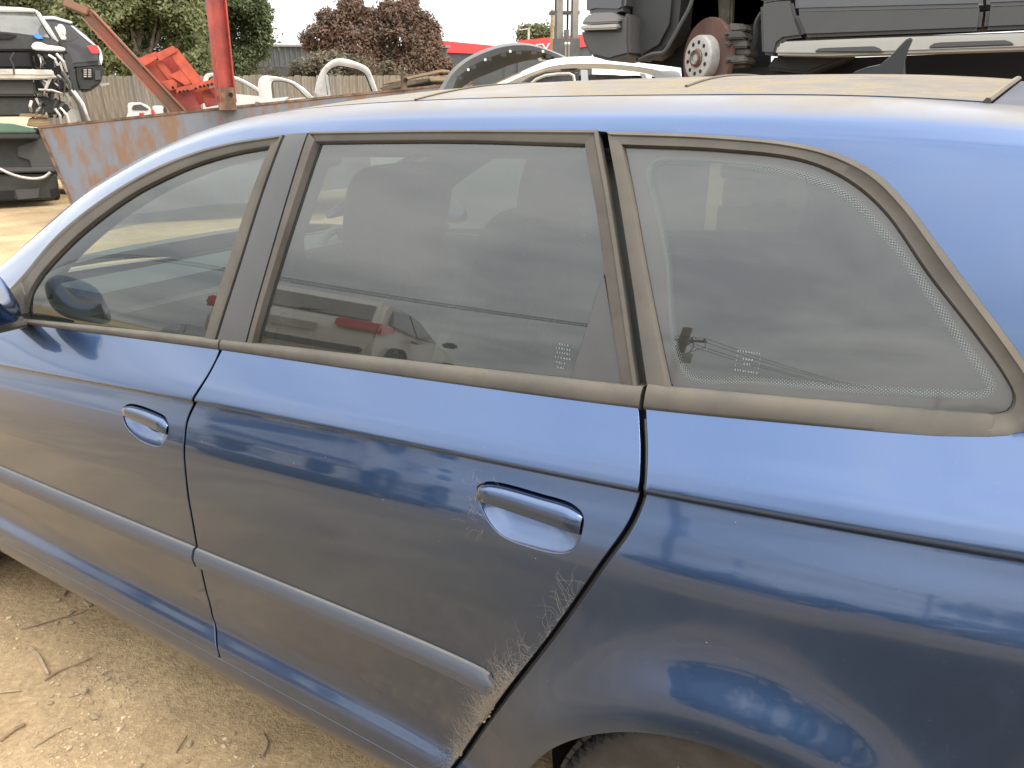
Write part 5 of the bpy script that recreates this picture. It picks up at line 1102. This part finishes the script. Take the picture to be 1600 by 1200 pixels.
# ---- grey off-roader on stands at the right
def suv():
    f=Fr(1110,3.12,rz=0.);q=f.thing('jacked_up_suv','dark grey off-roader raised on blocks with its front wheel and arch removed','car')
    P=lambda n,pts,Y,d,m,b=.008,par=None:f.plate(n,pts,Y,d,m,par or q,bevel=b)
    P('lower_bumper',[(906,45),(968,46),(972,22),(984,20),(982,60),(984,86),(950,95),(922,88),(911,66)],-.02,.30,M_TRIM,.012)
    P('upper_bumper',[(916,24),(930,20),(958,19),(967,30),(967,35),(907,38)],-.035,.25,mat('dusty_mauve_grey_paint',(.13,.12,.118),rough=.4,coat=1,dust=.4,dbase=.2,dustcol=(.22,.195,.18),dlo=-.4),.012)
    P('bumper_strip',[(905,40),(966,37),(964,45),(907,47)],-.05,.05,M_ALU,.006)
    P('lamp_surround',[(913,-90),(978,-90),(976,14),(966,20),(930,19),(914,22)],.0,.28,M_GREY,.02)
    P('arch_liner',[(966,-120),(1200,-120),(1196,96),(1180,150),(1068,150),(1064,106),(1000,98),(984,94),(972,40)],.34,.10,M_VOID,.0)
    P('liner_wall',[(974,-120),(1040,-120),(1062,-20),(1056,40),(1036,78),(1000,98),(980,90),(978,20)],.10,.22,M_BLACK,.03)
    b=MB();f.tube(catmull(np.array([(1092,-40),(1078,10),(1062,40),(1050,62),(1036,82),(1020,84),(998,94)],float),30).tolist(),.008,.06,b);b.build('liner_lip',M_TRIM,q)
    P('suspension_strut',[(1118,-60),(1146,-60),(1142,60),(1124,60)],.30,.08,mat('dirty_brown_strut',(.10,.085,.06),rough=.8,var=.4,vscale=12),.01);P('control_arm',[(1120,110),(1260,100),(1260,118),(1120,128)],.26,.10,M_BLACK,.01)
    P('underbody',[(1068,106),(1196,104),(1330,90),(1800,72),(1800,150),(1068,160)],.30,1.3,M_VOID,.0);P('sill_underside',[(1212,86),(1330,86),(1260,116),(1196,108)],.10,.3,M_BLACK,.01)
    # brake disc on a turned hub
    c=Vector(f.p(1103,91,.075));ang=R(-34);M=Matrix.Rotation(ang,3,'Z')@Matrix.Rotation(R(90),3,'X')
    r=Vector(f.p(1103,27,.075)).z-c.z
    mr=mat('rusted_brake_disc',(.085,.042,.030),rough=.7,var=.15,vscale=10);mh=mat('pale_hub',(.33,.31,.285),rough=.55,var=.12,vscale=30)
    d=MB();d.lathe([(r*.56,-.0),(r*.985,.0),(r,-.004),(r,-.020),(r*.985,-.024),(r*.5,-.024)],c,k=64,M=M);disc=d.build('brake_disc',mr,q,fix=True)
    d=MB();d.lathe([(r*.575,-.004),(r*.565,.038),(r*.54,.044),(r*.50,.046),(r*.22,.046),(r*.205,.058),(r*.15,.060),(r*.14,.050),(r*.10,.050),(r*.09,.054),(0,.054)],c,k=56,M=M);d.build('hub',mh,disc,fix=True,angle=30)
    d=MB();d.lathe([(r*.235,.0465),(r*.215,.050),(r*.205,.059),(r*.17,.0615),(r*.145,.060)],c,k=40,M=M);d.build('hub_rust_ring',mr,disc,fix=True)
    hb=MB()
    for j in range(10):
        a=2*math.pi*(j+.3)/10;hb.lathe([(0,.0475),(r*.052,.0475),(r*.052,.044)],c+M@Vector((math.cos(a)*r*.385,math.sin(a)*r*.385,0)),k=12,M=M)
    tag(hb.build('stud_holes',M_VOID,disc,fix=True),kind='stuff')
    mc=mat('brown_grey_caliper',(.085,.076,.064),rough=.75,var=.35,vscale=18)
    for k,(x0,y0,x1,y1,Y,dp) in enumerate(((1136,36,1166,50,.05,.10),(1130,48,1164,62,.0,.14),(1133,60,1168,76,.02,.14),(1130,64,1142,72,-.02,.05),(1136,74,1172,88,.04,.14),(1132,86,1168,100,.01,.14),(1134,98,1166,106,.05,.10),(1150,54,1172,66,.06,.12),(1129,50,1137,56,-.03,.05),(1131,90,1140,97,-.02,.05))):
        P('caliper',[(x0+2,y0),(x1-3,y0+1),(x1,y1-2),(x0,y1)],Y-.02,dp,mc,.006)
    b=MB();f.tube(catmull(np.array([(1190,20),(1182,36),(1180,60),(1176,74),(1168,84)],float),16).tolist(),.010,.06,b);b.build('brake_hose',M_BLACK,q)
    # door side
    P('wing_cladding',[(1187,6),(1210,2),(1238,0),(1242,20),(1256,58),(1224,62),(1216,68),(1211,87),(1190,85)],-.045,.12,M_TRIM,.012)
    P('wing_panel',[(1190,-120),(1236,-120),(1237,-2),(1208,1),(1188,5)],-.03,.10,M_GREY,.01)
    P('front_door',[(1240,-120),(1536,-130),(1536,11),(1242,18)],-.04,.08,M_GREY,.012)
    P('door_cladding',[(1243,28),(1255,57),(1262,58),(1532,48),(1537,12),(1242,18.5)],-.055,.10,M_TRIM,.012)
    P('rear_door',[(1541,-130),(1900,-140),(1900,-4),(1541,10)],-.04,.08,M_GREY,.012);P('door_cladding',[(1541,11),(1900,-3),(1900,34),(1537,47)],-.055,.10,M_TRIM,.012)
    P('sill_step',[(1210,86),(1215,70),(1222,65),(1340,60),(1600,51),(1900,41),(1900,66),(1600,77),(1380,84),(1290,87)],-.075,.16,M_ALU,.010)
    P('sill_recess',[(1272,82),(1276,76),(1290,74.5),(1365,72),(1376,76),(1380,82)],-.080,.03,M_TRIM,.004);P('sill_recess',[(1450,76),(1456,68),(1470,66),(1570,62.5),(1582,66),(1586,71)],-.080,.03,M_TRIM,.004)
    P('sill_backing',[(1216,64),(1900,38),(1900,46),(1222,72)],-.03,.06,M_BLACK,.004)
    # the rest of the body above and behind, out of frame
    x0=f.p(906,0)[0];zb=f.p(1240,20)[2];xw=f.p(1110,0)[0]
    b=MB();b.prism([(xw-.2,.34,zb),(xw+3.0,.34,zb),(xw+3.0,.34,zb+.55),(xw-.2,.34,zb+.5)],[(xw-.2,1.5,zb),(xw+3.0,1.5,zb),(xw+3.0,1.5,zb+.55),(xw-.2,1.5,zb+.5)]);b.build('inner_body',M_VOID,q,fix=True)
    prof=[(x0+.05,zb+.02),(x0-.02,zb+.30),(x0+.10,zb+.45),(x0+.9,zb+.60),(x0+1.0,zb+.62),(x0+1.0,zb+.34),(x0+.35,zb+.30)]
    b=MB();b.prism([(x,.06,z) for x,z in prof],[(x,1.8,z) for x,z in prof]);b.build('bonnet',M_GREY,q,fix=True,bevel=.04)
    gp=[(xw+.45,zb+.50),(xw+1.05,zb+1.00),(xw+2.9,zb+1.0),(xw+3.3,zb+.50)]
    b=MB();b.prism([(x,.03 if z<zb+.6 else .20,z) for x,z in gp],[(x,1.83 if z<zb+.6 else 1.66,z) for x,z in gp]);b.build('side_window',M_DARKWIN,q,fix=True)
    b=MB();b.prism([(xw+1.0,.18,zb+1.0),(xw+2.95,.18,zb+1.0),(xw+2.9,.24,zb+1.07),(xw+1.15,.24,zb+1.07)],[(xw+1.0,1.68,zb+1.0),(xw+2.95,1.68,zb+1.0),(xw+2.9,1.62,zb+1.07),(xw+1.15,1.62,zb+1.07)]);b.build('roof',M_GREY,q,fix=True,bevel=.02)
    zt=f.p(1110,160,.4)[2]
    LBL=('near front','far front','near rear','far rear')
    for i,(xx,yy) in enumerate(((xw+.25,.45),(xw+.25,1.5),(xw+2.4,.45),(xw+2.4,1.5))):
        t=thing('timber_stack','stack of hardwood sleepers carrying the %s corner of the raised dark off-roader'%LBL[i],'timber stack',(f.o[0]+xx,f.o[1]+yy,0),0,'sleeper stacks under the raised off-roader')
        z=0
        while z<zt-.05:
            for k in (-.14,.14):
                o=MB().box((k if int(z/.12)%2 else 0,0 if int(z/.12)%2 else k,z+.058),(.13,.46,.115) if int(z/.12)%2 else (.46,.13,.115)).build('sleeper',M_WOOD,t,bevel=.008)
            z+=.118
suv()

# ================================================================ behind the photographer: what the glass and paint reflect
def hatch():
    # tail towards the blue car, nose away
    o=Vector((-4.95,-3.90,0));hd=Vector((-.37,-.93,0)).normalized();rz=math.atan2(hd.y,hd.x)
    z0=.72
    q=thing('stacked_hatchback','white hatchback up on a crushed car behind the photographer, seen mirrored in the glass','car',(o.x,o.y,0),rz)
    # local x = towards the nose, y = its left, z up
    prof=[(0,.42,.74),(-.06,.62,.80),(.0,.86,.80),(.05,.98,.78),(.30,1.28,.66),(.50,1.40,.60),(1.2,1.46,.58),(1.75,1.42,.60),(2.45,1.02,.74),(2.9,.96,.76),(3.75,.78,.72),(3.9,.5,.70),(3.85,.24,.72),(.10,.24,.76)]
    shell(q,'body',[(x,z+z0,w) for x,z,w in prof],M_WHITE,.05)
    def pl(name,pts,m,sgn,off=.012):
        # plate on the flank: pts (x,z) with the half width interpolated from height
        hw=lambda z:.80-max(0,z-.90)*.40
        b=MB();b.prism([(x,sgn*(hw(z)+off),z+z0) for x,z in pts],[(x,sgn*(hw(z)-.05),z+z0) for x,z in pts]);b.build(name,m,q,fix=True)
    for s in (-1,1):
        pl('side_window',[(.42,1.02),(.62,1.30),(1.25,1.38),(1.28,.99)],M_DARKWIN,s);pl('side_window',[(1.34,.99),(1.31,1.38),(1.72,1.34),(2.28,1.02)],M_DARKWIN,s)
        for x in (.72,3.15):
            b=MB();b.lathe([(0,.0),(.36,.0),(.36,.09)],(x,s*.745,.31+z0),k=30,M=Matrix(((1,0,0),(0,0,s),(0,1,0))));b.build('wheel_arch',M_VOID,q,fix=True)
            wheel_at(q,(x,s*.74,.30+z0),.29,.18)
        pl('tail_lamp',[(-.02,.80),(.02,.80),(.36,.90),(.33,.985),(-.02,.97)],M_TAIL,s,.022)
        MB().box((-.05,s*.60,.895+z0),(.10,.40,.14)).build('tail_lamp',M_TAIL,q,bevel=.02)
        MB().box((2.22,s*.93,1.02+z0),(.14,.18,.12),taper=.8).build('door_mirror',M_BLACK,q,bevel=.03)
        MB().box((1.15,s*.815,.86+z0),(.16,.03,.03)).build('door_handle',M_BLACK,q)
    b=MB();b.prism([(-.005+.04,-.66,1.01+z0),(.035,.66,1.01+z0),(.28,.58,1.28+z0),(.28,-.58,1.28+z0)],[(.10,-.66,1.01+z0),(.10,.66,1.01+z0),(.34,.58,1.28+z0),(.34,-.58,1.28+z0)]);b.build('rear_window',M_DARKWIN,q,fix=True)
    MB().box((-.075,0,.76+z0),(.02,.50,.12)).build('plate_recess',M_DIRTYA,q);MB().box((-.03,0,.50+z0),(.10,1.4,.10)).build('bumper_insert',M_BLACK,q,bevel=.02)
    MB().tube([(.03,0,1.02+z0),(.10,.30,1.06+z0)],.012,6).build('rear_wiper',M_BLACK,q)
    c=thing('crushed_car','flattened dark car body lying under the white hatchback','car',(o.x,o.y,0),rz)
    shell(c,'body',[(.05,.10,.74),(.0,.45,.78),(.4,.62,.72),(2.6,.66,.74),(3.6,.52,.74),(3.7,.12,.72)],M_BLACK,.06)
    for s in (-1,1):
        for x in (.75,3.0):wheel_at(c,(x,s*.72,.28),.28,.18)
hatch()
def poles():
    pts=[(-7.3,-23.9,7.0),(-52,-10.5,9.2),(7,-62,8.6)]
    M_POLE=mat('grey_timber_pole',(.16,.13,.10),rough=.9,var=.3,vscale=4);tops=[]
    for i,(x,y,h) in enumerate(pts):
        q=thing('power_pole',('timber power pole with crossarm and insulators reflected in the rear quarter glass','power pole far to the left behind the photographer','power pole furthest behind the photographer')[i],'power pole',(x,y,0),R(15))
        MB().tube([(0,0,0),(0,0,h)],[.24,.19],14).build('pole',M_POLE,q)
        a=MB().box((0,.2,h-.9),(2.2,.12,.14)).build('crossarm',M_POLE,q)
        for s in (-1,-.45,.45,1):
            MB().lathe([(.02,-.02),(.05,.0),(.055,.05),(.03,.07),(.05,.10),(.02,.16),(0,.17)],(s,.2,h-.83),k=10).build('insulator',mat('brown_insulator',(.10,.05,.035),rough=.2,coat=1),a)
        for s in (-1,1):MB().bar((s*.6,.2,h-.9),(0,.2,h-1.5),.05,.05).build('brace',M_POLE,a)
        if i==0:
            MB().lathe([(.0,.0),(.22,.0),(.24,.06),(.24,.6),(.2,.66),(0,.66)],(.42,.1,h-2.4),k=20).build('transformer',mat('grey_transformer',(.25,.26,.26),rough=.5),q,fix=True)
            b=MB()
            for s,e in ((-.45,.3),(.45,.5),(1,.4)):b.tube([(s,.2,h-.7),(s*.9+.3,.3,h-1.3),(e,.15,h-1.75)],.018,5)
            b.build('jumper_wire',M_BLACK,q)
        tops.append([Vector((x+s*math.cos(R(15)),y+s*math.sin(R(15)),h-.66)) for s in (-1,-.45,.45,1)])
    for k,(a,c) in enumerate(((0,1),(0,2))):
        q=thing('power_lines',('overhead wires running left from the reflected power pole','overhead wires running away from the reflected power pole')[k],'power lines',tuple(tops[0][0]));b=MB()
        for s in range(4):
            A,B=tops[a][s],tops[c][s];b.tube([A.lerp(B,t)-Vector((0,0,1.0*4*t*(1-t)))-tops[0][0] for t in np.linspace(0,1,18)],.016,5)
        b.build('wire',M_BLACK,q)
poles()

def behind():
    r=random.Random(31)
    hl=leafmat('dark_hedge_leaf',(.030,.045,.022),(.085,.10,.045),.2)
    for i,(x,y,w,hh,lab) in enumerate(((-1.5,-15.5,3.2,2.3,'clipped dark hedge nearest the power pole behind the photographer'),(4.0,-14.,3.4,2.5,'taller dark hedge to the right behind the photographer'),(10.5,-12.,3.6,2.9,'tallest dark hedge at the far right behind the photographer'))):
        q=thing('dark_hedge',lab,'hedge',(x,y,0),0,'hedges behind the photographer')
        L=[(r.uniform(-w,w),r.uniform(-.6,.6),hh*r.uniform(.3,.72),1.2,.9,hh*.36) for _ in range(9)]
        link('crown',crown(L,22000,.07,40+i),hl,q);b=MB()
        for l in L[:5]:b.tube([(l[0],l[1],0),(l[0]+.1,l[1],l[2])],.05,6)
        b.build('stems',M_BARK,q)
    for i,(x,y,rz,m,z,lab) in enumerate(((-12.5,-9.5,.5,M_GREY,0,'grey scrapped car left of the white hatchback behind the photographer'),(-1.8,-10.8,.1,M_BLACK,0,'black scrapped car below the power pole behind the photographer'),(3.6,-9.8,-.15,M_GREY,0,'dark grey scrapped car right of the black one behind the photographer'),(-9.2,-12.5,.2,M_SILVER,0,'silver scrapped car beyond the white hatchback behind the photographer'))):
        q=thing('scrapped_car',lab,'car',(x,y,z),rz,'scrapped cars behind the photographer')
        shell(q,'body',[(-2.1,.30,.74),(-2.12,.75,.78),(-1.9,.95,.78),(-1.35,1.38,.60),(-.2,1.42,.58),(.65,.98,.74),(1.9,.85,.74),(2.1,.6,.72),(2.1,.28,.74)],m,.06)
        for s in (-1,1):
            bb=MB();hw=lambda z:.80-max(0,z-.93)*.42;P=[(-1.45,1.0),(-1.2,1.3),(-.25,1.34),(.45,1.0)];bb.prism([(a,s*(hw(c)+.012),c) for a,c in P],[(a,s*(hw(c)-.05),c) for a,c in P]);bb.build('side_window',M_DARKWIN,q,fix=True)
            for xx in (-1.3,1.3):wheel_at(q,(xx,s*.74,.30),.30,.19)
behind()

# ================================================================ small things: stones, twigs, cobwebs
def onray(px,py,z=0.):
    d=VB[2]+VB[0]*(px-800)/FPX+VB[1]*(600-py)/FPX;t=(z-CAM[2])/d[2];return CAM+t*d
def stones():
    r=random.Random(21);M1=mat('pale_dirt_stone',(.36,.27,.165),rough=.95,var=.3,vscale=30,bump=.002,bscale=150)
    base=[]
    for k in range(5):
        bm=bmesh.new();bmesh.ops.create_icosphere(bm,subdivisions=1 if k<4 else 2,radius=1)
        for v in bm.verts:v.co*=r.uniform(.72,1.15)
        for v in bm.verts:v.co.z*=.65
        me=bpy.data.meshes.new('stone');bm.to_mesh(me);bm.free();me.materials.append(M1);base.append(me)
    big=[(110,960,9,'largest tan stone in the stone cluster beside the sill'),(113,976,7,'rounded tan stone just below the largest stone of the cluster'),(90,976,6,'pale flat stone left of the stone cluster beside the sill'),(92,940,6,'small brown stone above the stone cluster by the sill'),(132,1081,9,'pair of pale stones, the right one, in the middle of the dirt'),(113,1087,8,'pair of pale stones, the left one, in the middle of the dirt'),(79,1100,7,'lone rounded pale stone left of the pale pair'),(143,1097,6,'small pale stone below the pale pair'),(148,1120,11,'flat white angular chip lying below the pale pair of stones'),(295,1158,9,'pale stone near the bottom edge of the dirt by the sill'),(365,1140,7,'brown stone among the gravel against the rear part of the sill'),(218,1195,9,'pale stone at the very bottom edge of the picture'),(290,1184,8,'rounded stone low in the gravel near the bottom edge')]
    for i,(x,y,s,lab) in enumerate(big):
        p=onray(x,y);z=float(gh(p[0],p[1]));rr=s*.5*np.linalg.norm(p-CAM)/FPX*1.15
        o=link('stone',base[i%5],None);o.location=(p[0],p[1],z+rr*.35);o.scale=(rr*r.uniform(.9,1.2),rr*r.uniform(.8,1.1),rr);o.rotation_euler=(r.uniform(-.3,.3),r.uniform(-.3,.3),r.uniform(0,6));tag(o,lab,'stone',group='loose stones on the dirt')
    # gravel and crumbs
    g=np.random.default_rng(4);vs=[];fs=[];t=[np.array([v.co[:] for v in m.vertices]) for m in base[:4]];tf=[[tuple(p.vertices) for p in m.polygons] for m in base[:4]];k=0;n=0
    while n<14000:
        x=g.uniform(-3.4,-.3);y=-abs(g.normal(0,.42))+.04 if g.random()<.75 else g.uniform(-1.2,.05)
        cl=math.sin(x*5.1+1)*math.sin(y*7.3+x*2)+math.sin(x*11+y*9)
        if cl<g.uniform(-1.5,.9):continue
        s=.0014*math.exp(abs(g.normal(0,.62)));s=min(s,.0085);j=g.integers(4);a=g.uniform(0,6.28);c,sn=math.cos(a),math.sin(a);V=t[j]*s*g.uniform(.7,1.3,3);V=np.stack([V[:,0]*c-V[:,1]*sn,V[:,0]*sn+V[:,1]*c,V[:,2]],1)+[x,y,float(gh(x,y))+s*.25]
        vs.append(V);fs+=[tuple(q+k for q in f) for f in tf[j]];k+=len(V);n+=1
    b=MB();b.v=[tuple(p) for p in np.vstack(vs)];b.f=fs;o=b.build('gravel',M1,smooth=False);tag(o,'loose gravel and crumbs of dirt scattered beside the blue car sill','gravel',kind='stuff')
    # twigs
    MT=mat('dry_twig',(.20,.135,.078),rough=.9,var=.3,vscale=30);MT2=mat('bleached_twig',(.28,.21,.125),rough=.9,var=.2,vscale=30);MT3=mat('dark_twig',(.17,.115,.075),rough=.9,var=.3,vscale=30)
    tw=[([(34,986),(60,980),(92,970),(124,962),(138,954)],.0022,MT3,'long thin brown twig running into the stone cluster beside the sill'),([(48,1016),(60,1026),(68,1040),(76,1055)],.0060,MT2,'short thick pale stick standing steeply in the dirt'),([(70,1064),(96,1048),(126,1036),(144,1027)],.0030,MT,'long brown twig right of the short thick stick'),([(0,1082),(16,1081),(32,1079)],.0035,MT2,'pale straw at the left edge of the dirt'),([(0,1157),(18,1144),(40,1132)],.0060,MT,'thick brown stick at the lower left edge of the picture'),([(52,1170),(76,1155),(100,1140),(112,1136)],.0038,MT2,'bleached straight stick near the bottom left corner'),([(40,890),(46,886)],.0030,MT2,'tiny pale splinter near the sill at the left edge'),([(275,1172),(284,1158),(292,1144)],.0020,MT3,'thin dark twig near the pale stone at the bottom'),([(412,1142),(418,1160),(410,1176)],.003,MT3,'dark twig lying against the rear part of the sill'),([(100,935),(106,928),(112,926)],.0045,MT,'short brown stick above the stone cluster'),([(142,950),(134,944),(146,936)],.006,MT2,'broad pale wood chip between the stone cluster and the sill')]
    for pts,rad,m,lab in tw:
        P=[onray(x,y) for x,y in pts];P=catmull(np.array([[p[0],p[1],float(gh(p[0],p[1]))+rad*.8] for p in P]),14);P[:,2]+=np.abs(np.sin(np.linspace(0,3,14)))*.002
        o=MB().tube(P,[rad*(1-.4*k/13)*(1+.15*math.sin(k*2.3)) for k in range(14)],6).build('twig',m);tag(o,lab,'twig',group='dry twigs and sticks on the dirt')
stones()
def cobwebs():
    g=np.random.default_rng(8);MW=mat('dusty_cobweb',(.235,.195,.15),rough=.9)
    cc=catmull(CC,400)
    def strands(i0,i1,n,lmin,lmax,spread,rad,lean,z_off=.004):
        b=MB();PP=[];HH=[];k=10
        for _ in range(n):
            c=cc[g.integers(i0,i1)]+g.normal(0,.0015,2);L=g.uniform(lmin,lmax);a=math.radians(lean+g.normal(0,spread));k=10;P=[];p=c.copy();aa=a
            for s in range(k):
                P.append(p.copy());aa+=g.normal(0,.50);p=p+np.array([math.cos(aa),math.sin(aa)])*L/k
            P=np.array(P);P[:,1]=np.clip(P[:,1],.22,.94);xe=np.interp(P[:,1],cc[::-1,1],cc[::-1,0])-.004;P[:,0]=np.where(P[:,0]>xe,2*xe-P[:,0],P[:,0]);PP.append(P);HH.append(.004+z_off*np.sin(np.linspace(0,math.pi,k))*g.uniform(.2,2.2))
        Q,_N=ev(XZ(np.vstack(PP),False),0.);Q=Q+_N*np.concatenate(HH)[:,None]
        for i in range(n):b.tube(Q[i*k:(i+1)*k],[rad*(1-.5*s/k) for s in range(k)],3,cap=False)
        return b
    zz=cc[:,1];ix=lambda z:int(np.argmin(np.abs(zz-z)))
    q=thing('cobweb','matted dusty cobweb in the rear door gap beside the end of the rub strip','cobweb',tuple(pos(-.40,7.2)[0]))
    for (z0,z1,n,l0,l1,sp,ln) in ((.56,.44,520,.012,.085,45,148),(.50,.45,420,.008,.05,60,150),(.42,.30,380,.010,.06,45,132),(.74,.55,60,.02,.08,50,125)):
        o=strands(ix(z0),ix(z1),n,l0,l1,sp,.00010,ln).build('web_strands',MW,q,smooth=False,world=True);tag(o,kind='stuff')
    # dust lumps
    b=MB()
    for _ in range(90):
        z=g.choice([.475,.466,.45,.335])+g.normal(0,.008);c=cc[ix(z)]+np.array([-.0065,0])+g.normal(0,.0016,2);Q,_N=ev(XZ([c],False),.0025);s=g.uniform(.0006,.0022);b.box(Q[0],(s*1.6,s,s*1.3),Matrix.Rotation(g.uniform(0,3),3,'Y'))
    tag(b.build('dust_lumps',mat('dust_lump',(.28,.22,.14),rough=1),q,smooth=False,world=True),kind='stuff')
    q=thing('cobweb','thin cobweb across the front end of the rear door handle','cobweb',tuple(pos(-.42,11.)[0]));b=MB()
    for _ in range(34):
        c=np.array([-.418,.815])+g.normal(0,[.010,.024]);a=g.uniform(0,6.28);L=g.uniform(.006,.035);k=6;P=[];p=c.copy()
        for s in range(k):P.append(p.copy());a+=g.normal(0,.45);p=p+np.array([math.cos(a),math.sin(a)])*L/k
        P=np.array(P);Q,_N=ev(XZ(P,False),.0);b.tube(Q+_N*.011*(.6+.4*np.sin(np.linspace(0,3,k)))[:,None],.00011,3,cap=False)
    tag(b.build('web_strands',MW,q,smooth=False,world=True),kind='stuff')
    # specks of dirt on the doors
    b=MB()
    for _ in range(34):
        x=g.uniform(-1.6,.2);z=g.uniform(.35,.95);Q,_N=ev(XZ([(x,z)],False),.0006);s=g.uniform(.0003,.0007)*(1.8 if g.random()<.04 else 1);b.box(Q[0],(s*1.5,s*.5,s))
    tag(b.build('dirt_specks',mat('pale_speck',(.5,.46,.4),rough=1),CAR,smooth=False,world=True),kind='stuff')
cobwebs()
